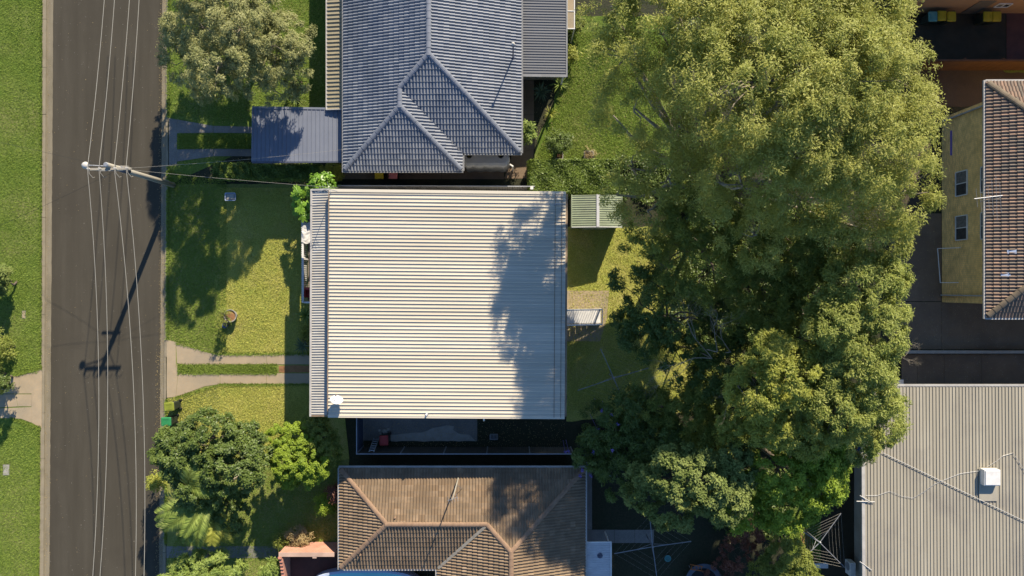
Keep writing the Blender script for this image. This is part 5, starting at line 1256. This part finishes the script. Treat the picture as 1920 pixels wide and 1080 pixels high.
# round garden table, trampoline, bowl and other yard things
tp = P(1319, 1091, .7); trm = thing('trampoline', 'round trampoline with grey-blue rim at the bottom edge', 'trampoline', (tp.x, tp.y, 0))
ring = MB(); n = 36; vs = []; fs = []
for k_ in range(n):
    a = 2 * math.pi * k_ / n
    for (r_, z_) in ((1.12, .70), (1.14, .76), (.86, .76), (.84, .70)): vs.append((tp.x + r_ * math.cos(a), tp.y + r_ * math.sin(a), z_))
for k_ in range(n):
    for j in range(4): a = k_ * 4; b = ((k_ + 1) % n) * 4; fs.append((a + j, a + (j + 1) % 4, b + (j + 1) % 4, b + j))
ring.add(vs, fs).build('rim_pad', 'pad_grey', trm)
MB().lathe((tp.x, tp.y, .70), [(.85, 0), (.5, .005), (.01, .006)], 30).build('mat', 'rubber', trm)
for k_ in range(4): a = math.pi / 4 + k_ * math.pi / 2; MB().tube([(tp.x + 1.0 * math.cos(a), tp.y + 1.0 * math.sin(a), 0), (tp.x + 1.0 * math.cos(a), tp.y + 1.0 * math.sin(a), .7)], .03, 6).build('leg', 'galv', trm)
oc = P(1306, 1066, .8); ol = thing('step_ladder', 'small orange ladder on the trampoline rim', 'ladder', (oc.x, oc.y, .77))
for s in (-1, 1): MB().bar((oc.x - .4, oc.y + s * .14 + .1, .80), (oc.x + .4, oc.y + s * .14 - .02, .80), .04, .03).build('rail', 'plastic_orange', ol)
for i in range(4): MB().bar((oc.x - .3 + .2 * i, oc.y - .12 + .06, .80), (oc.x - .3 + .2 * i, oc.y + .12 + .02, .80), .035, .02).build('rung', 'plastic_orange', ol)
bl = P(1252, 1047, .15); tag(MB().lathe((bl.x, bl.y, 0), [(.08, 0), (.16, .05), (.21, .18), (.19, .18), (.1, .06)], 18).build('bowl', 'plastic_teal', smooth=False), 'pale blue bowl on the dark grass right of the rotary clothesline', 'bowl')
ws = P(1540, 1061, .35); tbl = thing('low_table', 'low white table beside the clothesline near the beige roofed house', 'table', (ws.x, ws.y, 0))
MB().box((ws.x - .42, ws.y - .15, .32), (ws.x + .42, ws.y + .15, .36)).build('top', 'timber_white', tbl)
for s in (-1, 1):
    for t in (-1, 1): MB().box((ws.x + s * .36 - .02, ws.y + t * .11 - .02, 0), (ws.x + s * .36 + .02, ws.y + t * .11 + .02, .32)).build('leg', 'timber_white', tbl)
kb = P(1613, 851, .9); kd = P(1613, 872, .9); brd = thing('body_board', 'blue plastic board leaning by the wall of the beige roofed house', 'board', (kb.x, kb.y, 0))
MB().loft([[(kb.x - .1 + .12 * z_ / 1.3 + x, kb.y + y * (1 - .15 * (z_ > 1.2)), z_) for x, y in ((-.03, -.5), (.03, -.5), (.03, .5), (-.03, .5))] for z_ in (0, .3, 1.0, 1.35)]).build('deck', 'plastic_blue', brd, bevel=.02)
oz = P(1603, 846, .4); osl = thing('play_slide', 'orange plastic slide beside the blue board', 'slide', (oz.x, oz.y, 0))
vs = []; fs = []
for i in range(11):
    t = i / 10; y = oz.y + .5 - 1.0 * t; z = .75 - .65 * t + .08 * math.sin(t * 6); x = oz.x - .08 + .1 * math.sin(t * 3)
    for (dx, dz) in ((-.17, .13), (-.15, 0), (.15, 0), (.17, .13)): vs.append((x + dx, y, z + dz))
    if i: a = (i - 1) * 4; fs += [(a + j, a + j + 1, a + j + 5, a + j + 4) for j in range(3)]
MB().add(vs, fs).build('chute', 'plastic_orange', osl, smooth=True)
MB().box((oz.x - .2, oz.y + .42, 0), (oz.x - .15, oz.y + .48, .8)).box((oz.x + .1, oz.y + .42, 0), (oz.x + .15, oz.y + .48, .8)).build('leg', 'plastic_blue', osl)
pc_ = P(1784, 268, 1.0); tag(MB().box((pc_.x - .05, pc_.y - .75, .95), (pc_.x + .35, pc_.y + .75, 1.0)).box((pc_.x + .3, pc_.y - .75, .0), (pc_.x + .35, pc_.y + .75, .949)).build('purple_cloth', 'flower_purple'), 'purple cloth hanging by the yellow brick wall beside the big tree', 'cloth')
ps = P(997, 353, 1.7); tag(MB().box((ps.x - .07, ps.y - .07, 0), (ps.x + .07, ps.y + .07, 1.85)).box((ps.x - .09, ps.y - .09, 1.852), (ps.x + .09, ps.y + .09, 1.9)).build('gate_post', 'timber_white'), 'white gate post at the right end of the light grey fence', 'post')
hs = P(278, 868, .1)

# ------------------------------------------------------------------ vegetation
# huge spreading tree over the back yards
big = [(1245, 60, 12.0, 2.7, 2.6, 2.0, .55), (1180, 100, 11.2, 1.7, 2.0, 1.5, .5), (1190, 200, 10.4, 1.5, 1.4, 1.2, .42), (1370, 40, 13.6, 2.9, 2.6, 2.0), (1480, 30, 14.0, 2.8, 2.8, 2.1), (1590, 40, 13.4, 2.2, 2.6, 2.0), (1430, 150, 14.8, 3.2, 3.0, 2.2),
       (1550, 150, 14.4, 2.8, 2.8, 2.2), (1655, 140, 13.0, 1.6, 2.0, 1.7), (1680, 250, 12.6, 1.5, 2.2, 1.6), (1590, 260, 13.6, 2.7, 2.6, 2.0), (1480, 265, 13.8, 2.6, 2.4, 1.9), (1330, 165, 12.8, 2.0, 2.1, 1.6, .7), (1675, 365, 11.0, 1.6, 1.8, 1.5), (1590, 385, 10.6, 2.2, 1.8, 1.6), (1500, 370, 10.6, 1.8, 1.5, 1.3), (1260, 160, 11.6, 1.7, 1.7, 1.3, .38), (1640, 435, 9.4, 1.6, 1.4, 1.2),
       (1395, 350, 12.8, 1.9, 1.5, 1.3), (1300, 255, 10.6, 1.7, 1.4, 1.2, .5), (1245, 255, 9.4, 1.5, 1.4, 1.1, .5), (1255, 330, 8.2, 1.8, 1.5, 1.2, .6), (1190, 315, 7.0, 1.3, 1.3, 1.0, .6), (1330, 330, 9.6, 1.4, 1.2, 1.0, .6), (1160, 365, 5.6, .9, .9, .7), (1420, 440, 10.0, 1.6, 1.5, 1.3, .6), (1340, 420, 9.0, 1.6, 1.4, 1.2, .5), (1215, 395, 6.6, 1.2, 1.1, .9), (1150, 215, 8.0, .9, .9, .8), (1150, 20, 11.0, 1.3, 1.6, 1.2, .6)]
big += [(1240, -60, 12, 2.0, 2.0, 1.8, .6), (1350, -80, 13, 3, 2.5, 2), (1500, -90, 13, 3, 2.5, 2), (1620, -60, 12.5, 2.2, 2.4, 1.8)]
tree('spreading_tree', 'huge spreading tree with feathery yellow-green crown over the back yards', (1318, 338), big, 1350, 330000, .62, (.16, .042), 'leaf_big', 101, r0=.42, ntwig=240, bark='bark_pale', trunk_top=(10.6, 5.9, 5.2), sub=6, flat=.8, inner=.82, low=-.15)
# lower trees in its shade
tree('shade_tree', 'dark olive tree in the shade below the spreading tree, above the dead branches', (1300, 450), [(1230, 420, 6.2, 1.6, 1.7, 1.3, .4), (1320, 400, 7.0, 2.0, 1.9, 1.6), (1330, 500, 6.8, 2.0, 1.8, 1.5), (1410, 450, 7.2, 1.9, 2.2, 1.6), (1250, 500, 6.0, 1.5, 1.6, 1.3, .45), (1430, 540, 6.6, 1.7, 1.8, 1.4), (1370, 560, 6.2, 1.6, 1.5, 1.3), (1200, 450, 4.6, 1.0, 1.0, .9, .4)],
     230, 40000, .5, (.20, .05), 'leaf_mid', 102, r0=.2, ntwig=70, sub=5)
tree('shade_tree', 'low dense dark green tree right of the back stairs', (1230, 590), [(1220, 560, 4.4, 1.3, 1.5, 1.2), (1175, 540, 3.8, .9, 1.1, .8, .6), (1170, 620, 3.4, .8, 1.0, .8, .6), (1200, 490, 4.4, 1.0, 1.0, .8, .6), (1200, 630, 3.8, 1.1, 1.3, 1.0), (1270, 600, 4.6, 1.4, 1.5, 1.2), (1280, 680, 4.0, 1.3, 1.3, 1.0), (1340, 620, 4.6, 1.5, 1.4, 1.1), (1390, 680, 4.8, 1.5, 1.3, 1.1), (1340, 710, 4.2, 1.3, 1.2, 1.0), (1335, 585, 3.6, 1.2, 1.2, .9), (1420, 600, 5.0, 1.4, 1.4, 1.1)],
     210, 40000, .45, (.18, .06), 'leaf_dark', 103, r0=.15, ntwig=40, sub=5)
tree('shade_tree', 'shaded olive tree between the spreading tree and the ferny tree', (1470, 520), [(1490, 470, 7.6, 1.8, 1.9, 1.5), (1545, 455, 8.0, 1.7, 1.5, 1.4), (1480, 570, 6.8, 1.6, 1.7, 1.3), (1525, 560, 7.0, 1.4, 1.6, 1.3), (1500, 640, 6.2, 1.4, 1.3, 1.1)], 170, 42000, .5, (.20, .05), 'leaf_mid', 104, r0=.2, ntwig=50, sub=5)
tree('feathery_tree', 'tall feathery green tree left of the two dark driveways', (1500, 610), [(1610, 540, 9.6, 1.9, 1.7, 1.5), (1640, 610, 9.2, 1.4, 1.7, 1.4), (1570, 610, 9.4, 1.5, 1.7, 1.4), (1600, 690, 9.0, 1.9, 1.7, 1.5), (1640, 770, 8.4, 1.2, 1.4, 1.2), (1560, 770, 8.6, 1.7, 1.7, 1.4), (1530, 700, 8.0, 1.6, 1.8, 1.3), (1500, 780, 7.4, 1.5, 1.6, 1.2), (1650, 520, 9.0, 1.1, 1.0, .9)],
     360, 96000, .5, (.17, .05), 'leaf_fern', 105, r0=.24, ntwig=70, sub=6)
tree('yellow_tree', 'sunlit yellow-green tree at the lower right of the back yard', (1400, 700), [(1420, 730, 8.8, 1.3, 1.4, 1.1), (1480, 700, 9.4, 1.2, 1.4, 1.1), (1450, 790, 7.6, 1.4, 1.2, 1.1), (1510, 800, 7.6, 1.3, 1.5, 1.2), (1390, 800, 6.2, 1.2, 1.1, 1.0), (1445, 665, 9.2, 1.0, .9, .8)], 190, 42000, .46, (.18, .055), 'leaf_yellow', 106, r0=.16, ntwig=40, sub=5)
tree('broadleaf_tree', 'rounded grey-green broadleaf tree below the dark thicket', (1270, 870), [(1310, 900, 6.6, 1.9, 1.6, 1.5), (1260, 880, 6.2, 1.5, 1.4, 1.3), (1350, 930, 6.2, 1.3, 1.3, 1.2), (1260, 945, 5.6, 1.4, 1.2, 1.1), (1210, 910, 5.0, 1.1, 1.2, 1.0), (1370, 880, 6.2, 1.2, 1.2, 1.1)], 260, 42000, .40, (.16, .085), 'leaf_grey', 107, r0=.16, ntwig=40, sub=5)
tree('broadleaf_tree', 'bright green broadleaf tree between the grey-green tree and the beige roof', (1430, 840), [(1460, 880, 6.0, 1.7, 1.6, 1.4), (1530, 900, 6.0, 1.4, 1.4, 1.2), (1470, 950, 5.2, 1.5, 1.2, 1.1), (1550, 860, 6.2, 1.0, 1.1, 1.0), (1400, 960, 4.6, 1.3, 1.0, 1.0), (1530, 830, 6.4, 1.4, 1.2, 1.1)], 230, 42000, .42, (.17, .075), 'leaf_bright', 108, r0=.16, ntwig=40, sub=5)
tree('feathery_tree', 'green feathery tree just left of the upper corner of the beige roof', (1600, 760), [(1640, 740, 6.6, 1.0, 1.1, 1.0), (1655, 800, 6.2, .8, .9, .8), (1600, 830, 6.4, 1.1, .9, .9)], 90, 22000, .42, (.17, .05), 'leaf_fern', 109, r0=.12, ntwig=20, sub=5)
tree('thicket_shrub', 'dark green shrub with purple flowers beside the lower right corner of the cream roof', (1140, 780), [(1130, 800, 3.2, 1.4, 1.3, 1.1), (1180, 770, 3.6, 1.2, 1.2, 1.1), (1110, 850, 2.8, 1.0, 1.0, .9), (1190, 840, 3.4, 1.3, 1.2, 1.0), (1160, 900, 3.2, 1.2, 1.1, .9), (1240, 820, 3.6, 1.2, 1.3, 1.0)], 170, 30000, .4, (.20, .05), 'leaf_dark', 110, r0=.1, cat='shrub', ntwig=30, sub=5)
tree('thicket_shrub', 'dull olive shrub in the middle of the dark thicket', (1220, 750), [(1220, 765, 3.6, 1.2, 1.0, 1.0), (1290, 780, 3.9, 1.3, 1.2, 1.0), (1340, 830, 4.2, 1.3, 1.1, 1.0), (1320, 750, 3.9, 1.2, 1.0, .9)], 110, 22000, .42, (.18, .05), 'leaf_mid', 111, r0=.1, cat='shrub', ntwig=24, sub=5)
tree('round_shrub', 'light green round shrub at the bottom right beside the clothesline', (1460, 1010), [(1475, 1045, 3.0, 1.3, 1.1, 1.0), (1440, 1070, 2.7, 1.1, 1.0, .9), (1500, 1085, 2.7, 1.0, 1.0, .9)], 110, 20000, .36, (.14, .05), 'leaf_mid', 112, r0=.1, cat='shrub', ntwig=20, sub=5)
tree('thicket_shrub', 'dark reddish shrub on the shaded ground above the trampoline', (1370, 1020), [(1385, 1040, 1.2, 1.1, 1.0, .7), (1350, 1075, 1.0, .9, .9, .6), (1400, 1000, 1.2, .9, .7, .7)], 60, 6000, .3, (.14, .05), 'leaf_red', 113, r0=.06, cat='shrub', ntwig=16)
# purple flower heads on the thicket
fl_ = MB(); rr = random.Random(3)
aga = thing('flower_cluster', 'scattered purple agapanthus heads over the dark shrub by the brown roof corner', 'flowers', P(1120, 850))
for (x, y, z) in [(1085, 870, 2.9), (1092, 882, 3.0), (1104, 880, 3.0), (1108, 893, 3.0), (1088, 892, 2.6), (1060, 847, 2.6), (1066, 846, 2.6), (1113, 848, 3.4), (1128, 770, 3.9), (1146, 778, 4.2), (1158, 795, 4.2), (1120, 805, 4.0), (1142, 893, 3.4), (1148, 845, 4.2)]:
    c = P(x, y, z); hb_ = MB(); hb_.tube([Vector((c.x + .05, c.y + .1, 0)), c], [.012, .008], 4)
    for k_ in range(18):
        v = Vector((rr.gauss(0, 1), rr.gauss(0, 1), rr.gauss(.4, 1))).normalized(); s_ = v.orthogonal().normalized() * .035
        hb_.add([c + v * .03 + s_, c + v * .14, c + v * .03 - s_], [(0, 1, 2)], rr.random())
    hb_.build('flower_head', 'flower_purple', aga)
# dead pale branches
def bare_tree(name, label, base_px, forks, seed, r0=.07, m='bark_pale'):
    b = P(*base_px); root = thing(name, label, 'tree', b); mb = MB(); rr = random.Random(seed)
    def grow(p, d, L, r, lev):
        n = 4; pts = [p]; q = p
        for i in range(n):
            d = (d + Vector((rr.uniform(-.28, .28), rr.uniform(-.28, .28), rr.uniform(-.08, .12)))).normalized(); q = q + d * L / n; pts.append(q)
        mb.tube(pts, [r * (1 - .5 * i / n) for i in range(n + 1)], 5 if lev < 2 else 4, cap=False)
        if lev < 4:
            for k_ in range(2 + (lev < 3)):
                i = rr.choice((2, 3, 4)); dd = (d + Vector((rr.uniform(-.9, .9), rr.uniform(-.9, .9), rr.uniform(-.2, .35)))).normalized(); grow(pts[i], dd, L * rr.uniform(.5, .75), r * .52, lev + 1)
    for (fp, tp_) in forks:
        a = P(*fp); t = P(*tp_); mb.tube([b, b.lerp(a, .5) + Vector((.1, .1, .3)), a], [r0 * 1.4, r0 * 1.2, r0], 6); grow(a, (t - a).normalized(), (t - a).length, r0, 0)
    mb.build('branches', m, root, smooth=True); return root
bare_tree('dead_tree', 'bare pale dead branches standing out in the middle of the shaded thicket', (1272, 649), [((1335, 672, 7.3), (1320, 610, 8.0)), ((1335, 672, 7.3), (1265, 662, 7.8)), ((1345, 660, 7.3), (1350, 615, 8))], 31, .028)
bare_tree('dead_tree', 'bare twisted branches beside the yellow-green tree', (1325, 668), [((1400, 700, 6.8), (1370, 745, 7.2)), ((1370, 660, 6.8), (1350, 610, 7.2)), ((1400, 745, 7.2), (1425, 770, 7.4))], 32, .026)
bare_tree('dead_tree', 'small bare twigs over the end of the pale driveway wall', (1541, 633), [((1683, 655, 8.6), (1704, 645, 8.8)), ((1683, 662, 8.6), (1702, 684, 8.6))], 33, .02)

# left side
tree('paperbark_tree', 'olive-grey street tree with pale branches at the top left', (490, 120), [(350, 110, 3.4, 1.2, 1.4, 1.1), (380, 50, 5.4, 1.5, 1.4, 1.2), (420, 120, 6.9, 1.7, 1.5, 1.3), (450, 50, 6.9, 1.6, 1.6, 1.3), (500, 90, 6.0, 1.5, 1.5, 1.2), (540, 80, 4.9, 1.3, 1.4, 1.1), (550, 130, 4.3, 1.0, 1.1, .9), (400, 155, 5.8, 1.2, 1.0, 1.0), (460, 140, 5.8, 1.3, 1.1, 1.0), (515, 170, 4.2, 1.1, .9, .8), (345, 60, 3.0, 1.1, 1.1, .9), (400, -10, 6.6, 1.6, 1.3, 1.2), (480, -10, 6.2, 1.3, 1.2, 1.0), (380, -90, 6.5, 1.8, 1.6, 1.2),
     (380, 70, 3.2, 1.5, 1.4, 1.0), (440, 90, 3.3, 1.6, 1.3, 1.0), (400, 10, 3.2, 1.6, 1.4, 1.0), (480, 60, 3.2, 1.4, 1.4, 1.0), (500, 130, 3.0, 1.0, .9, .8), (450, -60, 3.4, 1.6, 1.5, 1.0)],
     600, 130000, .42, (.15, .042), 'leaf_olive', 121, r0=.2, bark='bark_pale', ntwig=190, sub=5, inner=.8, low=-.15)
tree('round_tree', 'round dark glossy green tree beside the green-lidded bin', (420, 820), [(350, 850, 4.6, 1.5, 1.5, 1.3), (400, 820, 5.0, 1.6, 1.3, 1.3), (440, 870, 5.0, 1.6, 1.5, 1.3), (380, 900, 4.6, 1.5, 1.4, 1.2), (455, 830, 4.4, 1.1, 1.1, 1.0), (425, 955, 3.0, 1.2, 1.3, 1.0), (320, 840, 3.8, .8, 1.0, .9), (480, 860, 4.0, .8, 1.0, .8)], 360, 70000, .36, (.15, .075), 'leaf_dark', 122, r0=.16, ntwig=60, sub=5)
tree('round_shrub', 'rounded bright yellow-green shrub below the cream house driveway', (575, 835), [(545, 860, 2.8, 1.25, 1.2, 1.1), (580, 865, 2.8, 1.2, 1.1, 1.0), (535, 825, 2.8, 1.05, 1.0, .9), (565, 890, 2.4, 1.3, .8, .9), (560, 825, 2.9, 1.0, .9, .9)], 300, 62000, .25, (.11, .05), 'leaf_bright', 123, r0=.09, cat='shrub', ntwig=30, sub=5)
tree('round_shrub', 'shaded part of the bright shrub beside the cream house, given a darker leaf colour', (612, 815), [(600, 820, 2.4, .9, 1.2, 1.0), (615, 850, 2.3, .7, .9, .9), (590, 800, 2.2, .8, .7, .8)], 100, 15000, .26, (.13, .05), 'leaf_mid', 124, r0=.08, cat='shrub', ntwig=20, sub=5)  # same shrub as the bright one; house shade put into the leaf colour
tree('leafy_shrub', 'leafy yellow-green shrub at the bottom edge beside the road', (390, 1040), [(380, 1066, 3.4, 1.4, 1.0, 1.0), (335, 1082, 3.0, 1.0, .9, .9), (430, 1080, 3.1, 1.0, .8, .9), (380, 1115, 3.4, 1.5, 1.1, 1.0)], 130, 24000, .36, (.22, .05), 'leaf_palm', 125, r0=.1, cat='shrub', ntwig=24, sub=5)
shrub('small_shrub', 'small bright green shrub on the dark lawn left of the brown roof', 611, 946, .8, .55, 2600, 'leaf_bright', 126, (.11, .05))
shrub('small_shrub', 'reddish shrub against the left eave of the brown roof', 630, 923, 1.2, .42, 1500, 'leaf_red', 127, (.13, .05))
shrub('leafy_shrub', 'green shrub at the left of the salmon brick porch', 506, 1066, 1.2, .55, 2400, 'leaf_palm', 128, (.17, .05))
shrub('dry_shrub', 'tan and olive dry shrub above the salmon brick porch wall', 560, 1008, .6, .62, 2200, 'leaf_tan', 129, (.16, .035), lob=4)
shrub('dry_shrub', 'dull olive shrub left of the tan dry shrub at the porch', 530, 1012, .5, .4, 1200, 'leaf_mid', 130, (.14, .04), lob=4)
shrub('small_shrub', 'yellow-green shrub with grey stems at the kerb beside the round dark tree', 300, 900, 1.1, .5, 1500, 'leaf_yellow', 131, (.15, .05))
# palms in front of the round tree: fronds swept towards lower left
def palm(label, px, py, z, n, L, seed, bias, m='leaf_palm', spread=1.0, droop=.75):
    c = P(px, py, z); b = Vector((c.x + .1, c.y + .05, 0)); root = thing('palm', label, 'palm', b, 'palms beside the road'); r = random.Random(seed)
    MB().tube([b, b.lerp(c, .5) + Vector((.05, 0, 0)), c], [.13, .09, .08], 8).build('trunk', 'bark_pale', root, smooth=True)
    ms = [frond_mesh('frond', L, m, droop + .1 * k_, 36, .6, seed + k_, .06) for k_ in range(2)]
    for k_ in range(2):
        mats = []
        for i in range(k_, n, 2):
            a = bias + (r.gauss(0, spread)); tilt = r.uniform(-.5, .25); sc = r.uniform(.75, 1.1)
            mats.append(Matrix.Translation(c) @ Matrix.Rotation(a, 4, 'Z') @ Matrix.Rotation(tilt, 4, 'Y') @ Matrix.Rotation(r.uniform(-.5, .5), 4, 'X') @ Matrix.Scale(sc, 4))
        copies('frond', ms[k_], root, mats)
    return root
palm('feathery palm with long fronds swept over the kerb below the round dark tree', 398, 925, 4.0, 30, 3.1, 51, 3.75, spread=.42, droop=.62)
palm('yellowish palm with drooping fronds above the footpath', 408, 955, 3.6, 20, 2.3, 52, 4.1, 'leaf_yellow', spread=.5, droop=.7)
palm('pale-tipped palm rising out of the round dark tree', 352, 912, 5.2, 12, 1.6, 53, 1.1, 'leaf_palm', spread=.7)
# strappy plants under the street tree
for (x, y, n_, L_, lab, sd_) in ((560, 152, 22, .75, 'upper dark strappy plant under the street tree', 61), (555, 186, 24, .8, 'lower dark strappy plant beside the carport', 62), (537, 180, 16, .65, 'strappy plant half hidden under the street tree foliage', 63)):
    rosette('strappy_plant', lab, x, y, .5, n_, L_, .09, 'leaf_hedge', sd_, group='strappy plants')
rosette('agave', 'dark green spiky agave below the grey patio roof', 1014, 172, .35, 24, .75, .11, 'leaf_agave', 64, droop=.45)
rosette('agave', 'pale green spiky agave at the corner of the grey patio roof', 1049, 158, .4, 22, .72, .09, 'leaf_palm', 65, droop=.5)
rosette('strappy_plant', 'yellow-green strappy plant at the lawn edge below the agaves', 1032, 213, .3, 22, .6, .07, 'leaf_yellow', 66, group='strappy plants')
rosette('strappy_plant', 'strappy plant beside the pale framed panels', 1068, 62, .4, 18, .6, .07, 'leaf_palm', 67, group='strappy plants')
shrub('small_shrub', 'pale green shrub at the lawn edge beside the grey patio roof', 1070, 105, .7, .42, 1500, 'leaf_yellow', 132, (.13, .05))
shrub('small_shrub', 'green shrub at the lower right corner of the blue tiled roof', 986, 251, 1.8, .52, 2600, 'leaf_palm', 133, (.13, .06))
shrub('small_shrub', 'dark bush growing in the square planter on the back lawn', 1047, 268, 1.2, .68, 3600, 'leaf_dark', 134, (.12, .05))
shrub('small_shrub', 'low dry stems in the planter above the clipped hedge', 1104, 289, .55, .25, 320, 'leaf_tan', 135, (.12, .03), lob=3, ncl=12)
shrub('small_shrub', 'shrub at the end of the pale framed panels', 1081, 45, .8, .45, 1500, 'leaf_mid', 136, (.13, .05))
hedge('hedge', 'clipped green hedge between the blue house back lawn and the shed', [(993, 299), (1160, 299), (1160, 362), (993, 362)], 1.6, 26000, 'leaf_hedge', 71)
hedge('hedge', 'low clipped hedge below the double-strip driveway', [(399, 306), (468, 306), (468, 333), (399, 333)], 1.0, 9000, 'leaf_hedge', 72)
hedge('hedge', 'shaded hedge running below the blue carport', [(470, 308), (600, 308), (600, 335), (470, 335)], .9, 12000, 'leaf_hedge', 73)
shrub('small_shrub', 'yellow-green shrub at the right end of the shaded hedge', 625, 328, 1.0, .6, 2400, 'leaf_yellow', 137, (.14, .05))
shrub('small_shrub', 'leafy shrub at the upper left corner of the cream roof', 608, 348, 2.2, .6, 2600, 'leaf_monstera', 138, (.22, .10))
rosette('strappy_plant', 'broad-leaved plant in the shade below the front deck', 574, 592, .5, 12, .8, .14, 'leaf_hedge', 68, group='strappy plants')
rosette('agave', 'blue-green spiky agave beside the front wall of the cream house', 568, 648, .4, 24, .7, .09, 'leaf_agave', 69, droop=.5)
shrub('small_shrub', 'low dark shrub beside the agave at the front of the cream house', 577, 628, .6, .4, 1300, 'leaf_mid', 139, (.13, .05))
# left edge
shrub('verge_shrub', 'blue-green shrub at the left edge of the picture', 0, 527, 1.4, .75, 4200, 'leaf_grey', 141, (.2, .07))
shrub('verge_shrub', 'dark green shrub at the left edge above the tan driveway', -6, 655, 1.5, .95, 5200, 'leaf_mid', 142, (.16, .05))
shrub('verge_shrub', 'dark shrub at the left edge shading the tan driveway', -14, 715, 1.6, .9, 4200, 'leaf_dark', 143, (.16, .05))

# fallen leaves along the gutters, under the trees and on the low roof edge
def litter(pix, n, m, seed, z=.02, size=.06):
    poly = np.array([tuple(P(x, y)[:2]) for x, y in pix]); rng = np.random.default_rng(seed); lo = poly.min(0); hi = poly.max(0)
    pts = lo + (hi - lo) * rng.random((n, 2)) ** 1.0
    C = np.concatenate([pts, np.full((n, 1), z) + .015 * rng.random((n, 1))], 1); N = unit(np.array([0, 0, 1.0]) + rng.normal(size=(n, 3)) * .25)
    V, F = leaf_arrays(C, N, size * (.5 + rng.random(n)), size * .45 * (.5 + rng.random(n)), rng)
    me = raw_mesh('leaf_litter', V, F, np.repeat(rng.random(n), 4), m); o = bpy.data.objects.new('leaf_litter', me); COL.objects.link(o); tag(o, kind='stuff')
litter([(300, -40), (314, -40), (312, 640), (296, 640)], 1500, 'leaf_tan', 1, -.112)
litter([(296, 640), (308, 640), (306, 1120), (290, 1120)], 900, 'leaf_tan', 2, -.112)
litter([(79, -40), (92, -40), (88, 1120), (78, 1120)], 700, 'leaf_tan', 3, -.112)
litter([(95, -40), (300, -40), (296, 1120), (92, 1120)], 260, 'leaf_tan', 4, -.125, .05)
litter([(1062, 430), (1300, 430), (1300, 780), (1062, 780)], 800, 'leaf_tan', 5, .03)
litter([(317, 0), (600, 0), (600, 340), (317, 340)], 1600, 'leaf_tan', 6, .04)
litter([(1000, 60), (1250, 60), (1250, 300), (1000, 300)], 1200, 'leaf_tan', 7, .04)
litter([(1690, 400), (1860, 400), (1860, 730), (1690, 730)], 700, 'leaf_tan', 8, .03)
litter([(670, 790), (1060, 790), (1060, 838), (670, 838)], 900, 'leaf_tan', 9, .04)
litter([(95, -40), (300, -40), (296, 1120), (92, 1120)], 420, 'stone_pale', 14, -.126, .04)
litter([(1690, 570), (1920, 570), (1920, 720), (1690, 720)], 260, 'stone_pale', 15, .03, .05)
# low undergrowth between the trunks of the back yards
def undergrowth(pix, n, m, seed, h=.5, leaf=(.16, .07)):
    poly = np.array([tuple(P(x, y)[:2]) for x, y in pix]); rng = np.random.default_rng(seed); lo = poly.min(0); hi = poly.max(0)
    nc = n // 60; c = lo + (hi - lo) * rng.random((nc, 2)); k = rng.integers(0, nc, n); r = .35 * np.sqrt(rng.random(n)); a = rng.random(n) * 6.283
    C = np.stack([c[k, 0] + r * np.cos(a), c[k, 1] + r * np.sin(a), .05 + h * rng.random(n) * (1 - r)], 1)
    N = unit(np.array([.1, .3, 1.0]) + rng.normal(size=(n, 3)) * .5)
    V, F = leaf_arrays(C, N, leaf[0] * (.6 + .8 * rng.random(n)), leaf[1] * (.6 + .8 * rng.random(n)), rng)
    me = raw_mesh('undergrowth', V, F, np.repeat(np.clip(.6 * rng.random(nc)[k] + .4 * rng.random(n), 0, 1), 4), m); o = bpy.data.objects.new('undergrowth', me); COL.objects.link(o); tag(o, kind='stuff')
undergrowth([(1240, 380), (1560, 380), (1560, 640), (1240, 640)], 30000, 'leaf_dark', 1)
undergrowth([(1300, 640), (1520, 640), (1520, 860), (1300, 860)], 22000, 'leaf_mid', 2)
undergrowth([(1100, 800), (1300, 800), (1300, 880), (1100, 880)], 8000, 'leaf_dark', 3)
undergrowth([(1330, 880), (1480, 880), (1480, 1000), (1330, 1000)], 8000, 'leaf_dark', 4)
undergrowth([(1150, 300), (1400, 300), (1400, 380), (1150, 380)], 10000, 'leaf_dark', 5)
undergrowth([(1265, -40), (1560, -40), (1560, 300), (1265, 300)], 14000, 'leaf_dark', 6)
